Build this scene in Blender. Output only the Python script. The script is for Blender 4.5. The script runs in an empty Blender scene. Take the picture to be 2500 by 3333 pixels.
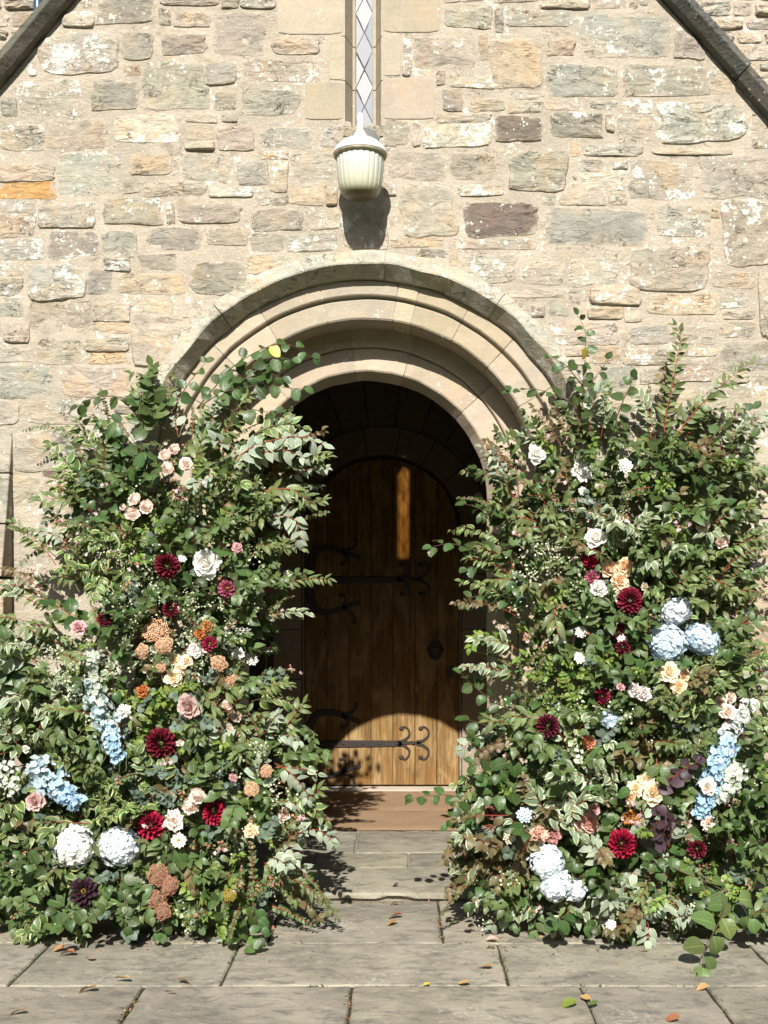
import bpy, math, random
import numpy as np
from mathutils import Vector, Matrix, noise, geometry

R = math.radians
scene = bpy.context.scene
COL = scene.collection

# ------------------------------------------------------------------ camera, sky, sun, exposure
EYE_Z, EYE_D, FOC, VX, VY = 1.425, 5.4, 3646.0, 1300.0, 1950.0
cam_data = bpy.data.cameras.new('camera')
cam = bpy.data.objects.new('camera', cam_data)
COL.objects.link(cam)
cam.location = (0, -EYE_D, EYE_Z)
cam.rotation_euler = (R(90), 0, 0)
cam_data.sensor_fit = 'VERTICAL'
cam_data.sensor_height = 36.0
cam_data.lens = 36.0 * FOC / 3333.0
cam_data.shift_x = (1250.0 - VX) / 3333.0
cam_data.shift_y = (VY - 1666.5) / 3333.0
cam_data.clip_end = 500
cam_data.dof.use_dof = False
scene.camera = cam

SUN_DIR = Vector((0.077, 1.0, -0.78)).normalized()      # the way the light travels
world = bpy.data.worlds.new('World')
scene.world = world
world.use_nodes = True
wn = world.node_tree
wn.nodes.clear()
sky = wn.nodes.new('ShaderNodeTexSky')
sky.sky_type = 'NISHITA'
sky.sun_disc = False
sky.sun_elevation = math.asin(-SUN_DIR.z)
sky.sun_rotation = math.atan2(-SUN_DIR.x, -SUN_DIR.y)
sky.altitude = 100
sky.air_density = 1.0
sky.dust_density = 1.5
bgn = wn.nodes.new('ShaderNodeBackground')
bgn.inputs['Strength'].default_value = 0.06
won = wn.nodes.new('ShaderNodeOutputWorld')
wn.links.new(sky.outputs[0], bgn.inputs[0])
wn.links.new(bgn.outputs[0], won.inputs[0])

sun_data = bpy.data.lights.new('sun', 'SUN')
sun_data.energy = 5.0
sun_data.angle = R(0.53)
sun_data.color = (1.0, 0.955, 0.88)
sun = bpy.data.objects.new('sun', sun_data)
COL.objects.link(sun)
sun.rotation_euler = SUN_DIR.to_track_quat('-Z', 'Y').to_euler()
sun.location = (0, -8, 10)

vs = scene.view_settings
vs.view_transform = 'Standard'
vs.look = 'None'
vs.gamma = 1.0
vs.exposure = 0.80
vs.use_curve_mapping = False
scene.render.engine = 'CYCLES'
cy = scene.cycles
cy.max_bounces = 8
cy.diffuse_bounces = 2
cy.glossy_bounces = 3
cy.transmission_bounces = 4
cy.transparent_max_bounces = 8
cy.caustics_reflective = False
cy.caustics_refractive = False
cy.use_denoising = True
cy.use_adaptive_sampling = True
cy.adaptive_threshold = 0.02

# ------------------------------------------------------------------ helpers
def P(px, py, Y=0.0):
    """where the line of sight through pixel px, py of the 2500 x 3333 photo meets the plane at depth Y"""
    d = (EYE_D + Y) / FOC
    return Vector(((px - VX) * d, Y, EYE_Z - (py - VY) * d))

def G(px, py, z=0.0):
    d = (EYE_Z - z) / (py - VY)
    return Vector(((px - VX) * d, d * FOC - EYE_D, z))

def link(o, parent=None):
    COL.objects.link(o)
    if parent is not None:
        o.parent = parent
    return o

def mesh_from(name, verts, faces, mats=None, uvs=None, smooth=False, mat_idx=None):
    me = bpy.data.meshes.new(name)
    me.from_pydata([tuple(v) for v in verts], [], [tuple(f) for f in faces])
    if mats is not None:
        for m in (mats if isinstance(mats, (list, tuple)) else [mats]):
            me.materials.append(m)
    if mat_idx is not None:
        me.polygons.foreach_set('material_index', mat_idx)
    if uvs is not None:
        lay = me.uv_layers.new(name='UVMap')
        li = np.zeros(len(me.loops), dtype=np.int32)
        me.loops.foreach_get('vertex_index', li)
        lay.data.foreach_set('uv', np.asarray(uvs, dtype=np.float32)[li].ravel())
    if smooth:
        me.polygons.foreach_set('use_smooth', [True] * len(me.polygons))
    me.update()
    return me

def obj(name, me, parent=None, color=None, mw=None):
    o = bpy.data.objects.new(name, me)
    link(o, parent)
    if color is not None:
        o.color = tuple(color) if len(color) == 4 else (*color, 1.0)
    if mw is not None:
        o.matrix_local = mw
    return o

def empty(name, loc=(0, 0, 0), parent=None):
    o = bpy.data.objects.new(name, None)
    o.empty_display_size = 0.05
    link(o, parent)
    o.location = loc
    return o

def tag(o, label=None, cat=None, group=None, kind=None):
    if label: o['label'] = label
    if cat: o['category'] = cat
    if group: o['group'] = group
    if kind: o['kind'] = kind
    return o

class MB:
    """collects shapes for ONE mesh"""
    def __init__(self): self.v, self.f = [], []
    def add(self, vs, fs):
        n = len(self.v)
        self.v += [tuple(v) for v in vs]
        self.f += [tuple(i + n for i in f) for f in fs]
    def box(self, a, b):
        x0, y0, z0 = a; x1, y1, z1 = b
        self.add([(x0,y0,z0),(x1,y0,z0),(x1,y1,z0),(x0,y1,z0),(x0,y0,z1),(x1,y0,z1),(x1,y1,z1),(x0,y1,z1)],
                 [(0,3,2,1),(4,5,6,7),(0,1,5,4),(1,2,6,5),(2,3,7,6),(3,0,4,7)])
    def tube(self, pts, rad, n=6, cap=True):
        pts = [Vector(p) for p in pts]
        rads = rad if isinstance(rad, (list, tuple)) else [rad] * len(pts)
        base = len(self.v); prev = None
        for i, p in enumerate(pts):
            t = (pts[min(i + 1, len(pts) - 1)] - pts[max(i - 1, 0)])
            if t.length < 1e-9: t = Vector((0, 0, 1))
            t.normalize()
            if prev is None:
                a = t.orthogonal().normalized()
            else:
                a = (prev - t * prev.dot(t))
                a = a.normalized() if a.length > 1e-6 else t.orthogonal().normalized()
            prev = a
            b = t.cross(a)
            for k in range(n):
                an = 2 * math.pi * k / n
                self.v.append(tuple(p + (a * math.cos(an) + b * math.sin(an)) * rads[i]))
        for i in range(len(pts) - 1):
            for k in range(n):
                self.f.append((base + i*n + k, base + i*n + (k+1) % n, base + (i+1)*n + (k+1) % n, base + (i+1)*n + k))
        if cap:
            self.f.append(tuple(base + k for k in reversed(range(n))))
            self.f.append(tuple(base + (len(pts)-1)*n + k for k in range(n)))
    def lathe(self, prof, n=32, c=(0, 0, 0)):
        base = len(self.v)
        for r, z in prof:
            for k in range(n):
                a = 2 * math.pi * k / n
                self.v.append((c[0] + r * math.cos(a), c[1] + r * math.sin(a), c[2] + z))
        for i in range(len(prof) - 1):
            for k in range(n):
                self.f.append((base + i*n + k, base + i*n + (k+1) % n, base + (i+1)*n + (k+1) % n, base + (i+1)*n + k))
    def build(self, name, mat, parent=None, smooth=False, color=None):
        return obj(name, mesh_from(name, self.v, self.f, mat, smooth=smooth), parent, color)

# ------------------------------------------------------------------ material helper
class NT:
    def __init__(self, name):
        self.m = bpy.data.materials.new(name)
        self.m.use_nodes = True
        self.t = self.m.node_tree
        self.t.nodes.clear()
        self.out = self.t.nodes.new('ShaderNodeOutputMaterial')
        self.p = self.t.nodes.new('ShaderNodeBsdfPrincipled')
        self.t.links.new(self.p.outputs[0], self.out.inputs[0])
    def n(self, typ, **kw):
        nd = self.t.nodes.new(typ)
        for k, v in kw.items():
            setattr(nd, k, v)
        return nd
    def l(self, a, b): self.t.links.new(a, b)
    def val(self, sock, x):
        if hasattr(x, 'is_linked') or hasattr(x, 'links'): self.l(x, sock)
        else: sock.default_value = x
    def mix(self, fac, a, b, mode='MIX'):
        nd = self.n('ShaderNodeMix', data_type='RGBA', blend_type=mode)
        self.val(nd.inputs[0], fac)
        for s, x in ((nd.inputs[6], a), (nd.inputs[7], b)):
            if isinstance(x, (tuple, list)): s.default_value = (*x[:3], 1)
            else: self.l(x, s)
        return nd.outputs[2]
    def math(self, op, a, b=0.0, c=None, clamp=False):
        nd = self.n('ShaderNodeMath', operation=op, use_clamp=clamp)
        self.val(nd.inputs[0], a); self.val(nd.inputs[1], b)
        if c is not None: self.val(nd.inputs[2], c)
        return nd.outputs[0]
    def vmath(self, op, a, b):
        nd = self.n('ShaderNodeVectorMath', operation=op)
        self.val(nd.inputs[0], a); self.val(nd.inputs[1], b)
        return nd.outputs[0]
    def noise(self, vec, scale, detail=4, rough=0.55, dist=0.0):
        nd = self.n('ShaderNodeTexNoise')
        if vec is not None: self.l(vec, nd.inputs['Vector'])
        nd.inputs['Scale'].default_value = scale
        nd.inputs['Detail'].default_value = detail
        nd.inputs['Roughness'].default_value = rough
        nd.inputs['Distortion'].default_value = dist
        return nd.outputs[0]
    def ramp(self, fac, lo, hi, a=0.0, b=1.0):
        nd = self.n('ShaderNodeMapRange', interpolation_type='SMOOTHSTEP')
        self.val(nd.inputs[0], fac)
        for i, x in ((1, lo), (2, hi), (3, a), (4, b)): self.val(nd.inputs[i], x)
        return nd.outputs[0]
    def bump(self, h, strength=0.5, dist=0.01, nrm=None):
        nd = self.n('ShaderNodeBump')
        nd.inputs['Strength'].default_value = strength
        nd.inputs['Distance'].default_value = dist
        self.l(h, nd.inputs['Height'])
        if nrm is not None: self.l(nrm, nd.inputs['Normal'])
        return nd.outputs[0]
    def base(self, c):
        if isinstance(c, (tuple, list)): self.p.inputs['Base Color'].default_value = (*c[:3], 1)
        else: self.l(c, self.p.inputs['Base Color'])
    def set(self, rough=0.8, spec=0.3, metal=0.0):
        self.val(self.p.inputs['Roughness'], rough)
        self.p.inputs['Specular IOR Level'].default_value = spec
        self.p.inputs['Metallic'].default_value = metal

def scaled(t, vec, s):
    return t.vmath('MULTIPLY', vec, s)

def stone_material(name, lichen=1.0, grain=1.0, dressed=False):
    t = NT(name)
    pos = t.n('ShaderNodeNewGeometry').outputs['Position']
    oi = t.n('ShaderNodeObjectInfo')
    off = t.n('ShaderNodeCombineXYZ')
    t.l(t.math('MULTIPLY', oi.outputs['Random'], 37.0), off.inputs[0])
    t.l(t.math('MULTIPLY', oi.outputs['Random'], 91.0), off.inputs[2])
    v = t.vmath('ADD', pos, off.outputs[0])
    big = t.noise(v, 5.5, 5, 0.6, 0.4)
    mid = t.noise(v, 22, 6, 0.65, 0.6)
    fine = t.noise(v, 130, 5, 0.7)
    bed = t.noise(scaled(t, v, (5.0, 5.0, 17.0)), 1.0, 7, 0.72, 1.5)
    col = oi.outputs['Color']
    warm = t.mix(1.0, col, (1.20, 1.0, 0.78), 'MULTIPLY')
    cool = t.mix(1.0, col, (0.80, 0.86, 0.86), 'MULTIPLY')
    k = 0.45 if dressed else 1.0
    c = t.mix(t.math('MULTIPLY', t.ramp(big, 0.48, 0.68), 0.62 * k), col, warm)
    c = t.mix(t.math('MULTIPLY', t.ramp(big, 0.50, 0.32), 0.8 * k), c, cool)
    g = t.math('ADD', t.math('MULTIPLY', t.math('SUBTRACT', mid, 0.5), 0.75 * k), t.math('MULTIPLY', t.math('SUBTRACT', fine, 0.5), 0.55 * grain))
    g = t.math('ADD', g, t.math('MULTIPLY', t.math('SUBTRACT', bed, 0.5), 0.5 * k))
    gc = t.n('ShaderNodeCombineColor')
    gv = t.math('ADD', g, 1.0)
    for i in range(3): t.l(gv, gc.inputs[i])
    c = t.mix(1.0, c, gc.outputs[0], 'MULTIPLY')
    # dark weather stains
    soot = t.ramp(t.noise(pos, 2.2, 6, 0.65, 1.0), 0.50, 0.62)
    soot = t.math('MULTIPLY', soot, t.ramp(mid, 0.40, 0.60))
    c = t.mix(t.math('MULTIPLY', soot, 0.62 * (0.35 if dressed else 1)), c, (0.15, 0.14, 0.115))
    # mortar smeared over the edges of the stone
    uvn = t.n('ShaderNodeUVMap'); uvn.uv_map = 'UVMap'
    us = t.n('ShaderNodeSeparateXYZ'); t.l(uvn.outputs[0], us.inputs[0])
    ed_ = t.math('ADD', us.outputs[0], t.math('MULTIPLY', t.math('SUBTRACT', t.noise(v, 17, 6, 0.7, 0.6), 0.5), 0.75))
    smear = t.ramp(ed_, 0.84, 1.02, 0.0, 0.0 if dressed else 0.95)
    mc = t.mix(t.ramp(mid, 0.42, 0.6), (0.365, 0.318, 0.250), (0.435, 0.376, 0.298))
    mc = t.mix(t.math('MULTIPLY', t.ramp(fine, 0.56, 0.66), 0.6), mc, (0.62, 0.56, 0.47))
    c = t.mix(smear, c, mc)
    # lichen: crusts and round spots
    al = oi.outputs['Alpha']
    crust = t.noise(v, 24, 7, 0.68, 0.1)
    patch = t.noise(v, 7.5, 3, 0.5)
    s = t.math('ADD', crust, t.math('MULTIPLY', t.math('SUBTRACT', patch, 0.5), 0.75))
    thr = t.math('SUBTRACT', 0.77, t.math('MULTIPLY', al, 0.25 * lichen))
    lf = t.ramp(s, thr, t.math('ADD', thr, 0.05))
    vor = t.n('ShaderNodeTexVoronoi')
    t.l(v, vor.inputs['Vector'])
    vor.inputs['Scale'].default_value = 26
    vor.inputs['Randomness'].default_value = 1.0
    sep = t.n('ShaderNodeSeparateColor'); t.l(vor.outputs['Color'], sep.inputs[0])
    rad = t.math('MULTIPLY', t.math('SUBTRACT', sep.outputs[0], t.math('SUBTRACT', 0.97, t.math('MULTIPLY', al, 0.34 * lichen))), 1.1)
    dd = t.math('ADD', vor.outputs['Distance'], t.math('MULTIPLY', t.math('SUBTRACT', fine, 0.5), 0.18))
    spot = t.ramp(t.math('SUBTRACT', rad, dd), 0.0, 0.05)
    lf = t.math('MAXIMUM', lf, spot)
    vor2 = t.n('ShaderNodeTexVoronoi'); t.l(v, vor2.inputs['Vector']); vor2.inputs['Scale'].default_value = 62
    sep2 = t.n('ShaderNodeSeparateColor'); t.l(vor2.outputs['Color'], sep2.inputs[0])
    rad2 = t.math('SUBTRACT', t.math('ADD', sep2.outputs[0], t.math('MULTIPLY', t.math('SUBTRACT', patch, 0.5), 1.2)), t.math('SUBTRACT', 0.86, t.math('MULTIPLY', al, 0.35 * lichen)))
    lf = t.math('MAXIMUM', lf, t.math('MULTIPLY', t.ramp(t.math('SUBTRACT', rad2, vor2.outputs['Distance']), -0.02, 0.06), 0.9))
    # short dark cracks along the bedding
    cn = t.noise(scaled(t, v, (7.0, 7.0, 17.0)), 1.0, 5, 0.6, 0.9)
    crack = t.math('MULTIPLY', t.ramp(t.math('ABSOLUTE', t.math('SUBTRACT', cn, 0.5)), 0.010, 0.002), t.ramp(t.noise(v, 7, 2, 0.5), 0.54, 0.60))
    lc = t.mix(t.ramp(fine, 0.35, 0.65), (0.50, 0.50, 0.44), (0.72, 0.70, 0.65))
    c = t.mix(t.math('MULTIPLY', lf, 0.85), c, lc)
    if not dressed: c = t.mix(t.math('MULTIPLY', crack, 0.8), c, (0.05, 0.04, 0.03))
    t.base(c)
    t.set(0.9, 0.2)
    h = t.math('ADD', t.math('MULTIPLY', fine, 0.22), t.math('MULTIPLY', mid, 0.75 * k))
    h = t.math('ADD', h, t.math('MULTIPLY', bed, 0.9 * k))
    h = t.math('ADD', h, t.math('MULTIPLY', lf, 0.06))
    if not dressed: h = t.math('SUBTRACT', h, crack)
    t.l(t.bump(h, 0.75 if not dressed else 0.4, 0.02), t.p.inputs['Normal'])
    return t.m

def mortar_material():
    t = NT('lime_mortar')
    pos = t.n('ShaderNodeNewGeometry').outputs['Position']
    big = t.noise(pos, 2.6, 5, 0.6, 0.4)
    mid = t.noise(pos, 16, 6, 0.65, 0.3)
    fine = t.noise(pos, 95, 5, 0.75)
    c = t.mix(t.ramp(big, 0.40, 0.60), (0.345, 0.305, 0.243), (0.425, 0.368, 0.293))
    c = t.mix(t.math('MULTIPLY', t.ramp(mid, 0.55, 0.70), 0.7), c, (0.40, 0.315, 0.205))
    c = t.mix(t.math('MULTIPLY', t.ramp(mid, 0.45, 0.30), 0.6), c, (0.36, 0.31, 0.25))
    c = t.mix(t.math('MULTIPLY', t.ramp(fine, 0.56, 0.64), 0.75), c, (0.64, 0.58, 0.49))
    c = t.mix(t.math('MULTIPLY', t.ramp(fine, 0.36, 0.28), 0.6), c, (0.24, 0.19, 0.14))
    soot = t.math('MULTIPLY', t.ramp(t.noise(pos, 2.6, 5, 0.6, 0.8), 0.52, 0.66), t.ramp(mid, 0.40, 0.60))
    c = t.mix(t.math('MULTIPLY', soot, 0.5), c, (0.18, 0.155, 0.12))
    lf = t.ramp(t.math('ADD', t.noise(pos, 30, 6, 0.65), t.math('MULTIPLY', t.math('SUBTRACT', t.noise(pos, 5, 3), 0.5), 0.7)), 0.61, 0.66)
    c = t.mix(t.math('MULTIPLY', lf, 0.7), c, (0.64, 0.61, 0.55))
    cn = t.noise(scaled(t, pos, (6.0, 6.0, 17.0)), 1.0, 5, 0.6, 1.0)
    crack = t.math('MULTIPLY', t.ramp(t.math('ABSOLUTE', t.math('SUBTRACT', cn, 0.5)), 0.010, 0.002), t.ramp(t.noise(pos, 6, 2, 0.5), 0.53, 0.58))
    c = t.mix(t.math('MULTIPLY', crack, 0.8), c, (0.06, 0.045, 0.03))
    t.base(c); t.set(0.95, 0.1)
    lump = t.noise(pos, 30, 4, 0.55, 0.3)
    bed = t.noise(scaled(t, pos, (6.0, 6.0, 15.0)), 1.0, 6, 0.7, 1.6)
    h = t.math('ADD', t.math('MULTIPLY', fine, 0.6), t.math('ADD', t.math('MULTIPLY', mid, 0.9), t.math('ADD', t.math('MULTIPLY', lump, 0.7), t.math('MULTIPLY', bed, 0.6))))
    t.l(t.bump(h, 0.55, 0.02), t.p.inputs['Normal'])
    return t.m

def plain_material(name, color, rough=0.6, spec=0.3, metal=0.0, var=0.25, scale=20, bump=0.2, dist=0.004, col2=None):
    t = NT(name)
    pos = t.n('ShaderNodeNewGeometry').outputs['Position']
    n1 = t.noise(pos, scale, 6, 0.65)
    n2 = t.noise(pos, scale * 6, 4, 0.7)
    c2 = col2 or tuple(x * (1 - var) for x in color)
    c = t.mix(t.ramp(n1, 0.38, 0.62), c2, color)
    c = t.mix(t.math('MULTIPLY', t.ramp(n2, 0.55, 0.70), var), c, tuple(min(1, x * 1.35) for x in color))
    t.base(c); t.set(rough, spec, metal)
    t.l(t.bump(t.math('ADD', n1, t.math('MULTIPLY', n2, 0.4)), bump, dist), t.p.inputs['Normal'])
    return t.m

M = {}
M['stone'] = stone_material('weathered_sandstone')
M['dressed'] = stone_material('dressed_sandstone', 0.5, 0.6, True)
M['mortar'] = mortar_material()
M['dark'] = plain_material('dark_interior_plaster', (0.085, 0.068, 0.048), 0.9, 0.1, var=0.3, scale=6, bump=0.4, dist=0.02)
M['iron'] = plain_material('wrought_iron', (0.045, 0.042, 0.045), 0.5, 0.5, 0.6, 0.4, 60, 0.3, 0.002, (0.06, 0.04, 0.03))

SC = {  # base colours of the stones
 'c': (0.385, 0.335, 0.265), 'g': (0.325, 0.305, 0.252), 'G': (0.300, 0.303, 0.272), 't': (0.325, 0.285, 0.230),
 'o': (0.46, 0.285, 0.12), 'q': (0.42, 0.335, 0.235), 'p': (0.34, 0.285, 0.235), 'b': (0.185, 0.148, 0.118),
 'd': (0.235, 0.22, 0.18), 'w': (0.46, 0.42, 0.35), 'a': (0.37, 0.315, 0.24),
}

for k_ in SC:      # weathering draws the stones towards one another
    if k_ not in 'oab': SC[k_] = tuple(a * 0.74 + b * 0.26 for a, b in zip(SC[k_], (0.405, 0.345, 0.270)))
# ------------------------------------------------------------------ the porch
CX, ZS = -0.160, 1.929            # arch axis and springing height
FLOOR_Z = 0.045
random.seed(11)
porch = tag(empty('stone_church_porch', (CX, 0, 0)),
            'weathered sandstone church porch with round stepped arch around a dark wooden door', 'church porch')
PINV = Matrix.Translation((-CX, 0, 0))
def pp(o):
    """keep world coordinates of a mesh under the porch"""
    o.parent = porch
    o.matrix_parent_inverse = PINV
    return o

def gable_z(x, off=0.0):
    """height of the raking gable edge"""
    zr = 3.739 + 1.108 * (1.778 - x)
    zl = 3.878 + 1.18 * (x + 1.926)
    return min(zr, zl) + off

APEX_X = (3.739 + 1.108 * 1.778 - 3.878 - 1.18 * 1.926) / (1.18 + 1.108)
WX0, WX1 = CX - 0.040, CX + 0.043      # glass of the lancet, widened by the splay at the face

# wall body of the gable front with arch notch and window hole
def wall_front():
    RO = 1.026
    out = [(-2.6, -0.1), (CX - RO, -0.1), (CX - RO, ZS)]
    out += [(CX - RO * math.cos(a), ZS + RO * math.sin(a)) for a in [math.pi * i / 32 for i in range(1, 32)]]
    out += [(CX + RO, ZS), (CX + RO, -0.1), (2.5, -0.1), (2.5, gable_z(2.5)), (APEX_X, gable_z(APEX_X)), (-2.6, gable_z(-2.6))]
    z0, z1, xa, xb = 3.705, 4.42, -0.262, -0.088
    hole = [(xa, z0), (xb, z0), (xb, z1), ((xa + xb) / 2, z1 + 0.13), (xa, z1)]
    polys = [[Vector((x, z, 0)) for x, z in out], [Vector((x, z, 0)) for x, z in hole]]
    tris = geometry.tessellate_polygon(polys)
    pts = out + hole
    n = len(pts)
    v = [(x, 0.0, z) for x, z in pts] + [(x, 0.22, z) for x, z in pts]
    f = []
    for a, b, c in tris:
        A, B, C_ = (Vector((*pts[i], 0)) for i in (a, b, c))
        cr = (B - A).cross(C_ - A).z
        if cr < 0: a, b, c = c, b, a
        f.append((a, b, c)); f.append((c + n, b + n, a + n))
    def side(idx):
        for i in range(len(idx)):
            j = (i + 1) % len(idx)
            f.append((idx[i], idx[i] + n, idx[j] + n, idx[j]))
    side(list(range(len(out)))); side(list(range(len(out), n)))
    return mesh_from('gable_wall', v, f, M['mortar'])
pp(obj('gable_wall', wall_front()))

# ---- swept ring stones
def ring_stone(name, prof, path, parent, mat, color, jit=0.0, caps=True):
    """prof: (r, Y) loop; path: list of (kind, value): angle from the crown for the arc, or straight down the jamb"""
    v, f = [], []
    m = len(prof)
    for (s, a, z) in path:
        for (r, Y) in prof:
            rr, YY = r, Y
            if jit:
                q = noise.noise(Vector((r * 9 + a * 7, z * 9, Y * 9 + s))) * jit
                rr += q; YY += noise.noise(Vector((a * 8 + 5, r * 11 + z * 6, s * 3))) * jit
            if s == 0: v.append((CX + rr * math.sin(a), YY, ZS + rr * math.cos(a)))
            else: v.append((CX + s * rr, YY, z))
    for i in range(len(path) - 1):
        for k in range(m):
            f.append((i*m + k, i*m + (k+1) % m, (i+1)*m + (k+1) % m, (i+1)*m + k))
    if caps:
        f.append(tuple(range(m))); f.append(tuple(reversed(range((len(path)-1)*m, len(path)*m))))
    me = mesh_from(name, v, f, mat)
    me.validate()
    o = obj(name, me, None, color)
    return pp(o)

def arc_path(a0, a1, step=3.0):
    n = max(2, int(abs(a1 - a0) / step) + 1)
    return [(0, R(a0 + (a1 - a0) * i / n), 0) for i in range(n + 1)]

def jamb_path(s, z0, z1):
    return [(s, 0, z0 + (z1 - z0) * i / 4) for i in range(5)]

def vcol(base, al, dv=0.10):
    k = 1 + random.uniform(-dv, dv)
    return (base[0] * k, base[1] * k * random.uniform(0.97, 1.02), base[2] * k * random.uniform(0.92, 1.05), al)

HOOD = [(1.170, 0.01), (1.160, -0.035), (1.150, -0.088), (1.090, -0.108), (1.082, -0.106), (1.036, -0.035), (1.030, 0.01)]
OUT = [(1.032, 0.012), (1.028, -0.006), (0.966, -0.006), (0.960, -0.001), (0.956, 0.024), (0.951, 0.027), (0.945, 0.019), (0.940, 0.014),
       (0.858, 0.014), (0.850, 0.020), (0.838, 0.050), (0.838, 0.062), (0.846, 0.072), (0.846, 0.23), (1.032, 0.23)]
INN = [(0.850, 0.205), (0.768, 0.205), (0.762, 0.209), (0.757, 0.232), (0.752, 0.221), (0.646, 0.214), (0.638, 0.219), (0.604, 0.282), (0.604, 0.296), (0.650, 0.300), (0.660, 0.45), (0.85, 0.45)]

def shrink(prof, d=0.006):
    c = (sum(p[0] for p in prof) / len(prof), sum(p[1] for p in prof) / len(prof))
    out = []
    for r, Y in prof:
        dx, dy = c[0] - r, c[1] - Y
        L = math.hypot(dx, dy) or 1
        out.append((r + dx / L * d, Y + dy / L * d))
    return out
full = jamb_path(-1, 0.0, ZS)[:-1] + arc_path(-90, 90, 3) + jamb_path(1, 0.0, ZS)[::-1][1:]
def behind(prof, lim, rin):
    return [(r + (0.004 if r < rin else 0.0), Y + (0.0045 if Y < lim else 0.0)) for r, Y in prof]
for prof, nm in ((behind(OUT, 0.10, 0.852), 'arch_mortar'), (behind(INN, 0.26, 0.655), 'arch_mortar')):
    ring_stone(nm, prof, full, porch, M['mortar'], (1, 1, 1, 0.2))
ring_stone('arch_mortar', shrink(HOOD), arc_path(-90, 90, 3), porch, M['mortar'], (1, 1, 1, 0.2))

def ring(prof, joints, name, base, al, jambs=None, gap=0.16, jit=0.0045, dv=0.13):
    js = sorted(joints)
    for a, b in zip(js[:-1], js[1:]):
        ring_stone(name, prof, arc_path(a + gap, b - gap), porch, M['dressed'] if base is not SC['d'] else M['stone'], vcol(base, al, dv), jit)
    if jambs:
        for s in (-1, 1):
            z = 0.0
            for k, h in enumerate(jambs):
                z1 = min(z + h, ZS)
                ring_stone(name, prof, jamb_path(s, z + 0.004, z1 - 0.004), porch, M['dressed'], vcol(base, al, dv), jit)
                z = z1
                if z >= ZS: break
A_ = SC['a']
ring(OUT, [-90, -76, -61, -45.6, -30, -12.6, 8.8, 14.6, 29, 43.5, 60, 75, 90], 'arch_stone', (0.40, 0.340, 0.258), 0.35, [0.42, 0.3, 0.38, 0.33, 0.3, 0.4])
ring(INN, [-90, -66, -38.7, -5.6, 16.4, 47.5, 70, 90], 'inner_arch_stone', (0.41, 0.342, 0.248), 0.15, [0.36, 0.33, 0.42, 0.28, 0.34, 0.4])
for a, b, c, al in [(-90, -74, 'g', .3), (-74, -56.4, 'c', .3), (-56.4, -39, 'g', .5), (-39, -15.7, 'g', .45), (-15.7, 4.8, 'd', .5), (4.8, 35, 'd', .6), (35, 58, 'g', .7), (58, 77, 'c', .6), (77, 90, 'c', .4)]:
    bc = {'g': (0.43, 0.405, 0.33), 'd': (0.39, 0.37, 0.30), 'c': (0.43, 0.385, 0.305)}[c]
    ring_stone('hood_stone', HOOD, arc_path(a + 0.18, b - 0.18), porch, M['stone'], (*bc, al), 0.014)

# ---- rubble stones of the front wall (pixel boxes measured in the photo, turned into places on the wall plane)
k = 0.75345
T1 = """420 -40 670 100 g.2|275 50 405 115 w.8|170 145 510 320 g.8|535 140 660 260 g.2|705 155 890 235 p.2|930 55 1150 240 t.2|755 55 905 115 c.3|1180 165 1380 235 c.2|1050 260 1375 355 c.8|620 265 900 475 g.4|885 270 1020 365 g.2|75 345 355 500 g.8|400 350 595 475 d.2|930 400 1020 475 d.1|1050 390 1290 500 g.3|490 500 775 615 w.7|200 520 460 650 c.3|0 540 190 650 g.7|810 540 920 600 c.3|940 550 1095 650 c.1|1130 555 1345 640 g.3|1390 530 1510 635 g.2|250 665 515 850 G.7|-20 710 240 785 t.3|-20 788 245 860 o.3|565 670 740 755 q.3|790 665 995 780 g.1|1030 700 1155 800 g.4|1265 665 1450 790 g.4|170 880 410 985 g.8|-20 868 150 918 g.6|440 850 700 970 g.5|625 790 890 848 c.3|905 805 1095 850 w.6|770 885 1040 965 p.2|1090 905 1305 1000 g.3|-20 925 150 1025 t.5|210 1000 430 1110 d.7|445 1000 590 1120 g.4|640 985 870 1080 g.2|-20 1035 190 1120 g.8|-20 1125 100 1185 g.7|1340 900 1470 990 c.5|1105 255 1130 270 c.1|960 495 1025 525 c.1|690 40 735 110 g.6|1478 868 1670 1075 p.5|10 420 70 500 g.5|30 30 140 120 c.3"""  # brown stone below the lamp is added; its colour tints the lamp's shadow
T2 = """265 25 465 120 g.3|530 50 810 115 g.6|850 60 1240 250 G.5|130 170 390 295 c.4|465 165 685 385 q.1|710 175 820 240 q.3|1255 125 1385 255 t.2|285 325 480 380 w.7|255 385 335 480 t.2|370 430 520 480 c.3|710 285 1010 420 G.4|1035 285 1410 415 g.6|1415 285 1500 410 g.4|555 403 690 430 w.5|170 540 460 635 w.9|480 500 685 610 b.3|725 490 945 595 d.3|1010 510 1150 615 c.4|1180 445 1570 620 G.8|865 630 1115 675 w.5|5 520 105 630 g.1|1590 490 1680 560 t.3|1160 642 1500 668 c.4|1595 585 1680 640 g.6|20 655 260 775 c.3|285 665 480 780 c.2|540 655 790 825 g.3|835 690 945 740 g.5|990 700 1050 730 g.6|820 755 1030 820 w.6|1060 700 1340 860 g.6|1365 670 1680 860 t.4|75 800 300 1020 g.4|340 870 665 1025 b.3|705 905 1140 1060 G.1|760 840 955 885 g.5|1180 885 1410 1025 g.6|1465 865 1690 1155 c.7|1390 895 1450 940 q.2|30 1030 260 1065 q.4|330 1035 660 1075 c.7"""
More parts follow.
